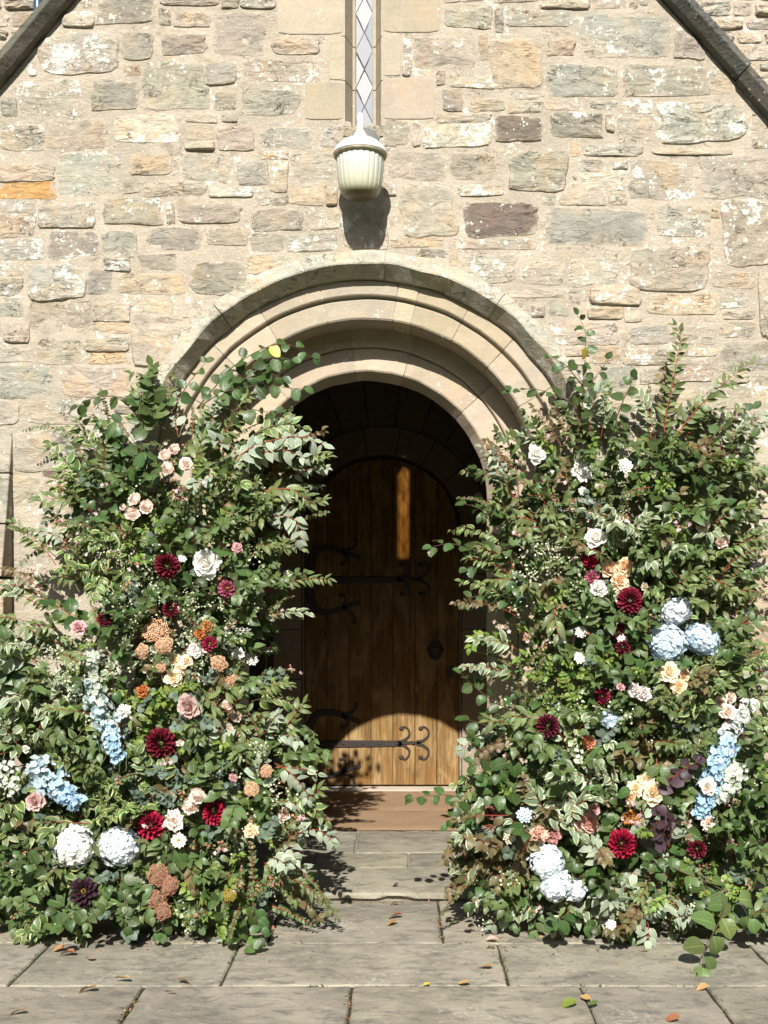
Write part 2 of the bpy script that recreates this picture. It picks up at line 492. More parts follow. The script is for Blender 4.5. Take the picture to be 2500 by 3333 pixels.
T3 = """125 215 375 370 G.7|380 240 480 340 d.3|-20 205 100 260 g.6|-20 270 95 350 g.5|510 255 805 345 q.4|830 200 1055 345 g.3|-20 360 100 435 g.4|120 370 285 500 c.2|290 360 390 490 t.5|400 380 560 460 c.4|400 465 570 508 q.3|20 470 125 550 c.2|160 535 355 645 c.3|370 535 555 588 c.4|385 592 540 640 q.3|570 430 830 650 c.3|-20 650 220 790 G.3|270 655 560 790 c.3|-20 800 80 905 w.7|100 800 470 905 g.4|62 930 340 1110 g.2|185 1095 260 1130 b.2|1060 175 1290 255 c.6|600 170 760 235 t.3|625 370 745 430 w.6|450 190 560 240 g.4"""
T4 = """330 170 570 290 g.6|590 205 780 300 c.5|800 190 1010 305 w.6|1065 140 1400 330 c.6|890 305 1105 385 q.4|1420 250 1600 315 c.4|1135 340 1440 430 q.5|1450 340 1570 400 g.7|1622 235 1700 535 c.5|700 460 1010 560 c.6|1060 480 1230 560 g.3|1240 480 1430 555 c.4|1455 460 1600 530 t.3|1035 580 1240 645 c.6|1250 620 1420 720 c.5|1110 740 1400 850 c.3|940 655 1080 790 g.3|1600 690 1700 870 c.6|1440 740 1590 840 c.4|640 395 690 440 c.7|1605 900 1700 1080 w.7|900 570 1020 640 q.4"""
traced = []
for txt, ox, oy in ((T1, 0, 0), (T2, 1250, 0), (T3, 0, 700), (T4, 1250, 700)):
    for item in txt.split('|'):
        x0, y0, x1, y1, cc = item.split()
        traced.append((ox + float(x0)*k - 7, oy + float(y0)*k - 6, ox + float(x1)*k + 7, oy + float(y1)*k + 6, cc[0], float(cc[1:])))
ashlar = [(900, -120, 1122, 114), (1071, 118, 1122, 262), (991, 267, 1122, 391), (1241, -120, 1434, 108), (1241, 113, 1306, 249), (1241, 253, 1416, 390)]

S_ = 675.0
def px_of(x, z): return VX + x * S_, VY - (z - EYE_Z) * S_
acx, acy = px_of(CX, ZS)
def blocked(px, py):
    dx, dy = px - acx, py - acy
    if dy < 0: inside = math.hypot(dx, dy) < 1.172 * S_
    else: inside = abs(dx) < 1.022 * S_
    if inside: return True
    if 1100 < px < 1260 and py < 408: return True
    x, z = (px - VX) / S_, EYE_Z - (py - VY) / S_
    return z > gable_z(x, -0.02)

CELL = 10
NX, NY = 290, 310
occ = np.zeros((NY, NX), dtype=bool)
def cells(x0, y0, x1, y1):
    return (max(0, int((y0 + 100) // CELL)), max(0, int((x0 + 150) // CELL)), min(NY, int(math.ceil((y1 + 100) / CELL))), min(NX, int(math.ceil((x1 + 150) / CELL))))
for j in range(NY):
    for i in range(NX):
        if blocked(i * CELL - 145, j * CELL - 95): occ[j, i] = True
for t_ in traced + [(*a, 'a', 0) for a in ashlar]:
    a, b, c, d = cells(*t_[:4]); occ[a:c, b:d] = True
rnd = random.Random(5)
fills = []
for j in range(NY):
    for i in range(NX):
        if occ[j, i] or len(fills) >= 192: continue
        py = j * CELL - 100
        big = py > 1150
        wmax = rnd.choice([12, 16, 20, 24]) if not big else rnd.choice([16, 20, 26, 30])
        hmax = rnd.choice([6, 8, 9, 11]) if not big else rnd.choice([10, 13, 16, 19])
        w = 0
        while w < wmax and i + w < NX and not occ[j, i + w]: w += 1
        h = 0
        while h < hmax and j + h < NY and not occ[j + h, i:i + w].any(): h += 1
        if w < 3 or h < 3 or w * h < 15:
            occ[j, i] = True; continue
        occ[j:j + h, i:i + w] = True
        px0, py0 = i * CELL - 150, j * CELL - 100
        cc = rnd.choice('cccccccgggtcpgqc')
        fills.append((px0 - 3, py0 - 3, px0 + w * CELL + 3, py0 + h * CELL + 3, cc, rnd.choice([.1, .2, .3, .4, .5, .6, .8])))

def rubble(x0, y0, x1, y1, code, al, name='stone', Y0=0.0, proud=None, mat=None, seed=0, S=S_, exp=None, dressed=False, yplane=None, rel=1.0):
    rg = random.Random(seed * 7919 + 3)
    w, h = (x1 - x0) / S, (y1 - y0) / S
    cx, cz = ((x0 + x1) / 2 - VX) / S, EYE_Z - ((y0 + y1) / 2 - VY) / S
    gapm = 0.002 if dressed else 0.0045
    hw, hh = w / 2 - gapm, h / 2 - gapm
    ex = exp or (rg.uniform(5.0, 14.0) if not dressed else 14)
    pr = proud if proud is not None else rg.choice([0.002, 0.003, 0.004, 0.006, 0.008, 0.012])
    n = 28 if (w > 0.1) else 20
    v, f = [], []
    rings = [(1.04, 0.012, 0), (0.99, -0.10 * pr, .3), (0.95, -0.75 * pr, .5), (0.84, -pr, 1), (0.62, -pr * 1.15, 1), (0.34, -pr * 1.2, 1)]
    if dressed: rings = [(1.0, 0.012, 0), (0.993, -0.8 * pr, 0), (0.97, -pr, .1), (0.5, -pr, .2)]
    skx, skz, wed = rg.uniform(-.10, .10), rg.uniform(-.045, .045), rg.uniform(-.10, .10)
    jit = 0.0 if dressed else rg.uniform(0.035, 0.085)
    tilt = rg.uniform(-1, 1) * pr * 0.6 if not dressed else 0
    outl = []
    for i in range(n):
        a = 2 * math.pi * (i + 0.5) / n
        ca, sa = math.cos(a), math.sin(a)
        # spread points along a box-like outline
        r = 1.0 / (abs(ca) ** ex + abs(sa) ** ex) ** (1 / ex)
        q = 1 + jit * (noise.noise(Vector((ca * 1.6 + seed * 3.7, sa * 1.6, seed * 1.3))) * 2 + noise.noise(Vector((ca * 5 + seed, sa * 5, seed * 2.3))) * 0.8) - jit * 0.3
        outl.append((r * ca * q, r * sa * q))
    for (s, yy, nz) in rings:
        for (u, t_) in outl:
            x, z = cx + hw * u * s, cz + hh * t_ * s
            if not dressed:
                x, z = x + (z - cz) * skx, z + (x - cx) * skz
                z += (x - cx) * (z - cz) / max(hw, .01) * wed
            # keep clear of the arch and the gable edge
            dx, dz = x - CX, z - ZS
            if yplane is None:
                if dz > 0:
                    rr = math.hypot(dx, dz)
                    if rr < 1.166: x, z = CX + dx / rr * 1.166, ZS + dz / rr * 1.166
                elif abs(dx) < 1.020: x = CX + math.copysign(1.020, dx)
                z = min(z, gable_z(x, -0.01))
            crag = noise.noise(Vector((x * 14, z * 26, seed))) * 0.6 + noise.noise(Vector((x * 38, z * 60, seed + 9))) * 0.35
            step = math.floor(noise.noise(Vector((x * 5, z * 13, seed * 2))) * 3) / 3 * 0.5
            d = yy - nz * pr * 0.75 * rel * (crag + step) * (1 if not dressed else 0.3) + tilt * t_ * s
            v.append((x, Y0 + d - (0.004 * nz * rel * (crag + step) if not dressed else 0), z))
    m = len(rings)
    for i in range(m - 1):
        for k2 in range(n):
            a, b = i*n + k2, i*n + (k2+1) % n
            f.append((a, b, b + n)); f.append((a, b + n, a + n))
    v.append((sum(p[0] for p in v[-n:]) / n, Y0 - pr * (1.2 if not dressed else 1.0), sum(p[2] for p in v[-n:]) / n))
    f += [((m-1)*n + k2, (m-1)*n + (k2+1) % n, len(v) - 1) for k2 in range(n)]
    uvs = [(s_, i_ / n) for (s_, _a, _b) in rings for i_ in range(n)] + [(0, 0)]
    me = mesh_from(name, v, f, mat or M['stone'], uvs=uvs)
    base = SC[code]
    kk = rg.uniform(0.86, 1.08)
    col = (base[0]*kk, base[1]*kk*rg.uniform(.98, 1.02), base[2]*kk*rg.uniform(.95, 1.04), min(1, al + .12))
    return obj(name, me, None, col)

for i, t_ in enumerate(traced + fills):
    if blocked((t_[0]+t_[2])/2, (t_[1]+t_[3])/2): continue
    pp(rubble(*t_[:4], t_[4], t_[5], seed=i + 1))
for i, a_ in enumerate(ashlar):
    pp(rubble(*a_, 'a', 0.05, name='jamb_stone', proud=0.004, dressed=True, mat=M['dressed'], seed=500 + i))

# ---- lancet window: splayed reveal, lead frame, diamond panes
XA, XB = -0.262, -0.088
GA, GB = -0.216, -0.129
ZB, ZT = 3.705, 4.42
rv = MB()
def splay(xo, xi, s):
    """stone splay from face to glass, with a small fillet at the glass"""
    xm = xi - s * 0.016
    for z0, z1 in ((ZB, 3.922), (3.925, 4.135), (4.138, ZT + 0.14)):
        b = MB()
        prof = [(xo, -0.004), (xm, 0.085), (xm + s*0.002, 0.10), (xi, 0.105), (xi, 0.20), (xo - s*0.03, 0.20), (xo - s*0.03, 0.0)]
        vs = [(x, y, z0 + 0.001) for x, y in prof] + [(x, y, z1 - 0.001) for x, y in prof]
        n = len(prof)
        fs = [(i, (i+1) % n, (i+1) % n + n, i + n) for i in range(n)] + [tuple(range(n)), tuple(reversed(range(n, 2*n)))]
        b.add(vs, fs)
        o = pp(b.build('window_jamb', M['dressed'], color=(0.37, 0.315, 0.24, 0.02)))
splay(XA, GA, 1); splay(XB, GB, -1)
b = MB()
b.add([(XA - .01, -0.006, ZB - 0.05), (XB + .01, -0.006, ZB - 0.05), (XB + .01, -0.006, ZB - .002), (XA - .01, -0.006, ZB - .002), (XA, 0.2, ZB - 0.05), (XB, 0.2, ZB - 0.05), (XB, 0.2, ZB + 0.02), (XA, 0.2, ZB + 0.02)],
      [(0,1,2,3), (3,2,6,7), (0,3,7,4), (1,5,6,2), (4,7,6,5), (0,4,5,1)])
pp(b.build('window_sill', M['stone'], color=(0.30, 0.27, 0.2, 0.3)))
# lancet head (just above the frame)
b = MB()
hd = [(GA, ZT), (GA + 0.012, ZT + 0.05), ((GA+GB)/2, ZT + 0.085), (GB - 0.012, ZT + 0.05), (GB, ZT), (XB + .02, ZT), (XB + .02, ZT + .16), (XA - .02, ZT + .16), (XA - .02, ZT)]
n = len(hd)
tr = geometry.tessellate_polygon([[Vector((x, z, 0)) for x, z in hd]])
b.add([(x, 0.10, z) for x, z in hd] + [(x, 0.2, z) for x, z in hd], [tuple(t_) for t_ in tr] + [tuple(i + n for i in t_) for t_ in tr] + [(i, (i+1) % n, (i+1) % n + n, i + n) for i in range(n)])
pp(b.build('window_head', M['dressed'], color=(0.37, 0.315, 0.24, 0.02)))

t = NT('leaded_glass')
gl = t.n('ShaderNodeBsdfGlossy'); gl.inputs['Roughness'].default_value = 0.04
gl.inputs['Color'].default_value = (0.95, 0.97, 1.0, 1)
trn = t.n('ShaderNodeBsdfTransparent'); trn.inputs['Color'].default_value = (1.0, 0.62, 0.24, 1)
dif = t.n('ShaderNodeBsdfDiffuse'); dif.inputs['Color'].default_value = (0.52, 0.57, 0.60, 1)
mx = t.n('ShaderNodeMixShader'); mx.inputs[0].default_value = 0.42
mx2 = t.n('ShaderNodeMixShader'); mx2.inputs[0].default_value = 0.55
t.l(gl.outputs[0], mx.inputs[1]); t.l(dif.outputs[0], mx.inputs[2])
t.l(trn.outputs[0], mx2.inputs[1]); t.l(mx.outputs[0], mx2.inputs[2])
t.l(mx2.outputs[0], t.out.inputs[0])
M['glass'] = t.m
M['lead'] = plain_material('lead_came', (0.09, 0.095, 0.10), 0.5, 0.4, 0.3, 0.2, 40, 0.1)
GY = 0.125
lead = MB()
wg = GB - GA
xc = (GA + GB) / 2
hp = 0.182      # height of one diamond
lead.box((GA, GY - .004, ZB + 0.01), (GA + .004, GY + .004, ZT + .08)); lead.box((GB - .004, GY - .004, ZB + 0.01), (GB, GY + .004, ZT + .08))
lead.box((GA, GY - .004, ZB + 0.005), (GB, GY + .004, ZB + 0.012))
panes = []
zt = P(0, 345, GY).z   # a crossing of the cames on the axis
rows = range(-5, 6)
for i in rows:
    zc = zt + i * hp
    for s in (-1, 1):
        a, c = Vector((xc, GY, zc)), Vector((xc + s * wg / 2, GY, zc + hp / 2))
        if zc > ZB and zc + hp / 2 < ZT + .08: lead.tube([a, c], 0.0036, 5)
        a, c = Vector((xc, GY, zc)), Vector((xc + s * wg / 2, GY, zc - hp / 2))
        if zc - hp / 2 > ZB and zc < ZT + .08: lead.tube([a, c], 0.0028, 5)
def clip_poly(poly, z0, z1):
    for sign, lim in ((1, z0), (-1, z1)):
        out = []
        for i in range(len(poly)):
            p, q = poly[i], poly[(i+1) % len(poly)]
            ip, iq = sign * (p[1] - lim) >= 0, sign * (q[1] - lim) >= 0
            if ip: out.append(p)
            if ip != iq:
                u = (lim - p[1]) / (q[1] - p[1]); out.append((p[0] + (q[0]-p[0]) * u, lim))
        poly = out
        if len(poly) < 3: return []
    return poly
wf = pp(lead.build('window', M['lead']))
rg = random.Random(3)
for i in rows:
    zc = zt + i * hp
    shapes = [[(xc, zc), (xc + wg/2, zc + hp/2), (xc, zc + hp), (xc - wg/2, zc + hp/2)],
              [(xc, zc), (xc + wg/2, zc - hp/2), (xc + wg/2, zc + hp/2)], [(xc, zc), (xc - wg/2, zc + hp/2), (xc - wg/2, zc - hp/2)]]
    for sh in shapes:
        sh = clip_poly(sh, ZB + 0.01, ZT + 0.06)
        if len(sh) < 3: continue
        tx, tz = rg.uniform(-.04, .04), rg.uniform(-.07, .07)
        mx_, mz_ = sum(p[0] for p in sh) / len(sh), sum(p[1] for p in sh) / len(sh)
        vv = [(x, GY + (x - mx_) * tx + (z - mz_) * tz, z) for x, z in sh]
        o = obj('pane', mesh_from('pane', vv, [tuple(range(len(vv)))], M['glass']), wf)

# ---- raking copings of the gable
COPE = [(0.070, 0.42), (0.076, -0.05), (0.074, -0.078), (0.040, -0.094), (0.036, -0.092), (0.003, -0.052), (-0.004, 0.02), (-0.004, 0.42)]
def coping(xa, xb, side, col, lift=0.0):
    """one stone of the sloping coping between two x positions"""
    v, f = [], []
    n_ = 10
    for i in range(n_ + 1):
        x = xa + (xb - xa) * i / n_
        z = gable_z(x)
        s = -1.108 if side > 0 else 1.18
        nrm = Vector((-s, 0, 1)).normalized()
        for (q, Y) in COPE:
            j = noise.noise(Vector((x * 9, q * 40, Y * 30))) * 0.005
            p = Vector((x, Y + j, z)) + nrm * (q + lift + j)
            v.append(tuple(p))
    m = len(COPE)
    for i in range(n_):
        for a in range(m): f.append((i*m + a, i*m + (a+1) % m, (i+1)*m + (a+1) % m, (i+1)*m + a))
    f += [tuple(range(m)), tuple(reversed(range(n_*m, (n_+1)*m)))]
    pp(obj('coping_stone', mesh_from('coping_stone', v, f, M['stone']), None, col))
for xa, xb, lf in ((-2.60, -1.93, 0), (-1.925, -1.30, 0.004), (-1.295, -0.75, 0), (-0.745, APEX_X, 0)):
    coping(xa, xb, -1, (0.125, 0.115, 0.09, 0.15), lf)
for xa, xb, lf in ((APEX_X, 0.55, 0), (0.555, 1.10, 0), (1.105, 1.615, 0.006), (1.62, 2.15, -0.006), (2.155, 2.5, 0)):
    coping(xa, xb, 1, (0.105, 0.105, 0.095, 0.15), lf)

# ---- buttresses at both sides
def buttress(x0, x1, side, courses):
    o = MB()
    zt_, zl = (2.247, 1.526) if side < 0 else (2.20, 1.545)
    e = 0.150
    prev = None
    for (za, zb, c, al) in courses:
        def dep(z):
            if z >= zl: return e * (zt_ - z) / (zt_ - zl)
            return e - 0.022
        ya, yb = -dep(za + 1e-4), -dep(zb - 1e-4)
        g = 0.003
        b = MB()
        xs0, xs1 = x0 + 0.002 * random.random(), x1 - 0.002 * random.random()
        b.add([(xs0, 0.01, za + g), (xs1, 0.01, za + g), (xs1, ya, za + g), (xs0, ya, za + g),
               (xs0, 0.01, zb - g), (xs1, 0.01, zb - g), (xs1, yb, zb - g), (xs0, yb, zb - g)],
              [(0, 1, 2, 3), (7, 6, 5, 4), (3, 2, 6, 7), (0, 4, 5, 1), (1, 5, 6, 2), (0, 3, 7, 4)])
        ob = pp(b.build('buttress_stone', M['stone'], color=(*SC[c], al)))
        bv = ob.modifiers.new('bevel', 'BEVEL'); bv.width = 0.006; bv.segments = 2
    return
buttress(-2.6, -1.864, -1, [(-.05, .45, 'c', .2), (.45, .95, 'c', .2), (.95, 1.524, 'q', .2), (1.528, 1.782, 'p', .3), (1.782, 2.028, 'g', .5), (2.028, 2.245, 'g', .3)])
buttress(1.641, 2.5, 1, [(-.05, .45, 'c', .2), (.45, .86, 'q', .2), (.86, 1.14, 'c', .15), (1.14, 1.540, 'q', .15), (1.548, 1.806, 't', .75), (1.806, 2.056, 't', 1.0), (2.056, 2.199, 'c', .7)])

# ---- inside of the porch: side walls, roof, inner wall with the door arch
IX0, IX1, YD = -1.20, 0.92, 2.70
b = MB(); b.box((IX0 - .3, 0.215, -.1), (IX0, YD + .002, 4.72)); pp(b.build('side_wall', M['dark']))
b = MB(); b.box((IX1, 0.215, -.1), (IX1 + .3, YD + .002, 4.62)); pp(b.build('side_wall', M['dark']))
M['slate'] = plain_material('slate', (0.08, 0.08, 0.085), 0.7, 0.3, var=0.3, scale=8, bump=0.4, dist=0.01)
for s, xe in ((-1, -2.6), (1, 2.5)):
    b = MB()
    za, ze = gable_z(APEX_X) + .04, gable_z(xe) + .04
    b.add([(APEX_X, 0.215, za), (xe, 0.215, ze), (xe, 2.9, ze), (APEX_X, 2.9, za), (APEX_X, 0.215, za - .12), (xe, 0.215, ze - .12), (xe, 2.9, ze - .12), (APEX_X, 2.9, za - .12)],
          [(0,1,2,3), (4,7,6,5), (0,4,5,1), (1,5,6,2), (2,6,7,3), (3,7,4,0)])
    pp(b.build('roof', M['slate']))
DXC, DHW, DZS = -0.127, 0.578, 1.888        # door axis, half width, springing of its arch
def inner_wall():
    out = [(-1.45, -0.1), (DXC - DHW, -0.1), (DXC - DHW, DZS)]
    out += [(DXC - DHW * math.cos(a), DZS + DHW * math.sin(a)) for a in [math.pi * i / 24 for i in range(1, 24)]]
    out += [(DXC + DHW, DZS), (DXC + DHW, -0.1), (1.15, -0.1), (1.15, 4.55), (APEX_X, 5.8), (-1.45, 4.55)]
    tris = geometry.tessellate_polygon([[Vector((x, z, 0)) for x, z in out]])
    n = len(out)
    v = [(x, YD, z) for x, z in out] + [(x, YD + .25, z) for x, z in out]
    f = []
    for a, b_, c in tris:
        f.append((a, b_, c)); f.append((c + n, b_ + n, a + n))
    for i in range(n): f.append((i, (i+1) % n, (i+1) % n + n, i + n))
    return mesh_from('inner_wall', v, f, M['dark'])
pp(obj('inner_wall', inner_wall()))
def door_ring(r0, r1, n, Y, name, col, a_lim=90):
    for i in range(n):
        a0, a1 = -a_lim + 2*a_lim*i/n + .35, -a_lim + 2*a_lim*(i+1)/n - .35
        v, f = [], []
        m = 5
        for q in range(m + 1):
            a = R(a0 + (a1 - a0) * q / m)
            for r in (r0, r1):
                for y in (Y, YD + .01):
                    v.append((DXC + r * math.sin(a), y, DZS + r * math.cos(a)))
        for q in range(m):
            o_ = q * 4
            f += [(o_, o_+2, o_+6, o_+4), (o_+1, o_+5, o_+7, o_+3), (o_, o_+4, o_+5, o_+1), (o_+2, o_+3, o_+7, o_+6)]
        f += [(0, 1, 3, 2), (m*4, m*4+2, m*4+3, m*4+1)]
        pp(obj(name, mesh_from(name, v, f, M['dressed']), None, vcol(col, 0.0)))
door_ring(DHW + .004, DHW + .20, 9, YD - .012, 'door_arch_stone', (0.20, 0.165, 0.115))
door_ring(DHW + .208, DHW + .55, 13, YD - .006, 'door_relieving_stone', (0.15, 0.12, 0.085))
zc_ = FLOOR_Z
for kk, hh_ in enumerate((.38, .42, .36, .40, .30)):
    for s in (-1, 1):
        w_ = .20 + .10 * ((kk + (s > 0)) % 2)
        xa = DXC + s * (DHW + .004); xb = xa + s * w_
        b = MB(); b.box((min(xa, xb), YD - .012, zc_ + .003), (max(xa, xb), YD + .01, min(zc_ + hh_, DZS) - .003))
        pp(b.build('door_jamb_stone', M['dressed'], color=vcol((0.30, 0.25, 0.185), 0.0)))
    zc_ += hh_

# ---- the door: planks, straps, ring handle
def wood_material():
    t = NT('oak_planks')
    pos = t.n('ShaderNodeNewGeometry').outputs['Position']
    oi = t.n('ShaderNodeObjectInfo')
    off = t.n('ShaderNodeCombineXYZ'); t.l(t.math('MULTIPLY', oi.outputs['Random'], 50.0), off.inputs[0]); t.l(t.math('MULTIPLY', oi.outputs['Random'], 23.0), off.inputs[2])
    v = t.vmath('ADD', pos, off.outputs[0])
    st = t.noise(scaled(t, v, (42.0, 42.0, 1.6)), 1.0, 7, 0.65, 0.6)
    st2 = t.noise(scaled(t, v, (160.0, 160.0, 5.0)), 1.0, 4, 0.7)
    bl = t.noise(scaled(t, v, (9.0, 9.0, 3.5)), 1.0, 5, 0.6, 0.5)
    c = t.mix(t.ramp(st, 0.35, 0.65), (0.125, 0.074, 0.027), (0.262, 0.166, 0.066))
    c = t.mix(t.math('MULTIPLY', t.ramp(bl, 0.45, 0.64), 0.75), c, (0.36, 0.240, 0.115))
    c = t.mix(t.math('MULTIPLY', t.ramp(bl, 0.46, 0.34), 0.7), c, (0.225, 0.108, 0.032))
    c = t.mix(t.math('MULTIPLY', t.ramp(st2, 0.52, 0.38), 0.55), c, (0.085, 0.045, 0.02))
    t.base(c); t.set(0.6, 0.12)
    t.l(t.bump(t.math('ADD', st, t.math('MULTIPLY', st2, 0.5)), 0.35, 0.004), t.p.inputs['Normal'])
    return t.m
M['wood'] = wood_material()
DY = 2.765
bb = MB()
bb.box((DXC - DHW - .02, DY + .03, FLOOR_Z), (DXC + DHW + .02, DY + .07, DZS + DHW + .02))
door = pp(bb.build('door', M['iron']))
NPL = 7
hw = DHW - .016
for i in range(NPL):
    xa, xb = DXC - hw + 2 * hw * i / NPL + .0016, DXC - hw + 2 * hw * (i + 1) / NPL - .0016
    top = [(xb + (xa - xb) * q / 5) for q in range(6)]
    pts = [(xa, FLOOR_Z + .025), (xb, FLOOR_Z + .025)]
    for x in top:
        dx = max(-1, min(1, (x - DXC) / hw))
        pts.append((x, DZS + hw * math.sqrt(max(0, 1 - dx * dx))))
    n = len(pts)
    inn = []
    cxp, czp = (xa + xb) / 2, sum(p[1] for p in pts) / n
    for x, z in pts: inn.append((x + (0.004 if x < cxp else -0.004), z - 0.004 if z > czp else z + 0.004))
    v = [(x, DY + .03, z) for x, z in pts] + [(x, DY + .004, z) for x, z in pts] + [(x, DY, z) for x, z in inn]
    f = [(j, (j+1) % n, (j+1) % n + n, j + n) for j in range(n)] + [(j + n, (j+1) % n + n, (j+1) % n + 2*n, j + 2*n) for j in range(n)]
    f.append(tuple(range(2*n, 3*n)))
    obj('plank', mesh_from('plank', v, f, M['wood']), door)
# pale frame strips at the edge
M['strip'] = plain_material('worn_door_edge', (0.33, 0.27, 0.20), 0.7, 0.2, var=0.3, scale=15)
for s in (-1, 1):
    b = MB()
    xa = DXC + s * (DHW - .013); xb = DXC + s * (DHW - .001)
    b.box((min(xa, xb), DY - .022, FLOOR_Z), (max(xa, xb), DY + .03, DZS)); o = b.build('door_frame', M['strip']); o.parent = door
def DP(cx, cy, y=DY):
    """a point of the door from the 1580-wide enlargement of the door"""
    return P(950 + cx * 0.37975, 1780 + cy * 0.37975, y)
def strap(mb, pts, widths, th=0.007, y=DY - .001, sub=6, bulb=None):
    # smooth the path, then sweep a flat bar
    P2 = [DP(*p) for p in pts]
    path, ws = [], []
    for i in range(len(P2) - 1):
        p0, p1, p2, p3 = P2[max(i-1, 0)], P2[i], P2[i+1], P2[min(i+2, len(P2)-1)]
        for q in range(sub):
            u = q / sub
            path.append(0.5 * ((2*p1) + (p2-p0)*u + (2*p0-5*p1+4*p2-p3)*u*u + (3*p1-p0-3*p2+p3)*u**3))
            ws.append(widths[i] + (widths[i+1] - widths[i]) * u)
    path.append(P2[-1]); ws.append(widths[-1])
    v, f = [], []
    for i, p in enumerate(path):
        tdir = (path[min(i+1, len(path)-1)] - path[max(i-1, 0)]); tdir.y = 0
        tdir.normalize(); nr = Vector((-tdir.z, 0, tdir.x)) * ws[i] / 2
        for s, yy in ((-1, 0), (-.75, -th), (.75, -th), (1, 0)):
            v.append((p.x + nr.x * s, y + yy, p.z + nr.z * s))
    for i in range(len(path) - 1):
        for a in range(3): f.append((i*4 + a, i*4 + a + 1, i*4 + a + 5, i*4 + a + 4))
    f += [(0, 1, 2, 3), tuple(len(v) - 4 + q for q in (3, 2, 1, 0))]
    mb.add(v, f)
    if bulb:
        e = path[-1]
        mb.lathe([(0, 0)] , 6, e) if False else None
        nb = 10
        vv = [(e.x, y - th * 1.5, e.z)] + [(e.x + bulb * .6 * math.cos(2*math.pi*q/nb), y - th * 1.2, e.z + bulb * .6 * math.sin(2*math.pi*q/nb)) for q in range(nb)] + [(e.x + bulb * math.cos(2*math.pi*q/nb), y, e.z + bulb * math.sin(2*math.pi*q/nb)) for q in range(nb)]
        ff = [(0, 1 + q, 1 + (q+1) % nb) for q in range(nb)] + [(1+q, 1+nb+q, 1+nb+(q+1) % nb, 1+(q+1) % nb) for q in range(nb)]
        mb.add(vv, ff)
def hinge(dy):
    h = MB()
    s = lambda *p: [(x, y + dy) for x, y in p]
    W = 0.00081
    strap(h, s((70, 1688), (400, 1690), (880, 1688), (930, 1690)), [75*W, 72*W, 58*W, 50*W])
    strap(h, s((900, 1690), (1000, 1680), (1110, 1680)), [40*W, 30*W, 26*W])
    for sg in (-1, 1):
        for x0 in (905, 1070):
            strap(h, s((x0, 1682 + 8*sg), (x0 + 55, 1682 + 22*sg), (x0 + 100, 1682 + 62*sg), (x0 + 96, 1682 + 112*sg), (x0 + 62, 1682 + 140*sg), (x0 + 35, 1682 + 124*sg)),
                  [34*W, 27*W, 22*W, 18*W, 17*W, 18*W], bulb=22*W)
    # crescent at the hanging side
    strap(h, s((150, 1700), (155, 1560), (200, 1450), (300, 1415), (400, 1430), (470, 1465)), [100*W, 80*W, 65*W, 55*W, 50*W, 36*W])
    strap(h, s((420, 1430), (500, 1425), (545, 1390), (548, 1350)), [36*W, 28*W, 24*W, 24*W], bulb=20*W)
    strap(h, s((430, 1450), (520, 1475), (575, 1500)), [30*W, 40*W, 46*W], bulb=20*W)
    strap(h, s((440, 1450), (475, 1500), (460, 1545), (435, 1548)), [32*W, 28*W, 24*W, 20*W], bulb=20*W)
    strap(h, s((150, 1700), (155, 1820), (190, 1930), (290, 1965), (390, 1945), (470, 1915)), [100*W, 80*W, 65*W, 55*W, 50*W, 36*W])
    strap(h, s((430, 1930), (510, 1900), (575, 1885)), [30*W, 36*W, 48*W], bulb=20*W)
    strap(h, s((440, 1915), (460, 1870), (450, 1825), (420, 1820)), [30*W, 26*W, 22*W, 18*W], bulb=18*W)
    strap(h, s((430, 1945), (500, 1960), (535, 2010), (535, 2050)), [30*W, 28*W, 24*W, 20*W], bulb=18*W)
    o = h.build('hinge', M['iron']); o.parent = door
    for cx_ in (440, 610, 750, 910, 250, 1040):
        c = DP(cx_, 1688 + dy, DY - .010)
        nb = MB(); nb.lathe([(0.0, -.006), (.005, -.005), (.0085, 0.0)], 8)
        me = mesh_from('nail', [(c.x + x, c.y + z, c.z + y) for x, y, z in nb.v], nb.f, M['iron'], smooth=True)
        obj('nail', me, o)
hinge(0)
hinge(-1405)
hd_ = MB()
cH = DP(1228, 880)
hd_.lathe([(0, -.012), (.03, -.012), (.055, -.004), (.06, 0)], 20)
vv = [(cH.x + x * (1 + .12 * math.cos(6 * math.atan2(y, x))), DY + z, cH.z + y * 1.15 * (1 + .12 * math.cos(6 * math.atan2(y, x)))) for x, y, z in hd_.v]
o = obj('handle', mesh_from('handle', vv, hd_.f, M['iron']), door)
rr = MB(); ang = [2*math.pi*i/20 for i in range(21)]
rr.tube([Vector((cH.x + .042*math.cos(a), DY - .022 - .008*math.sin(a), cH.z - .028 + .042*math.sin(a))) for a in ang], 0.006, 6)
obj('ring', mesh_from('ring', rr.v, rr.f, M['iron'], smooth=True), o)
lk = MB(); c = DP(1345, 1070); lk.box((c.x - .02, DY - .02, c.z - .035), (c.x + .03, DY, c.z + .035)); o = lk.build('lock', M['iron']); o.parent = door
b = MB(); b.box((DXC - DHW - .05, YD - .05, FLOOR_Z - .02), (DXC + DHW + .05, DY + .06, FLOOR_Z + .012))
pp(b.build('threshold', M['dressed'], color=(0.46, 0.40, 0.33, 0.2)))

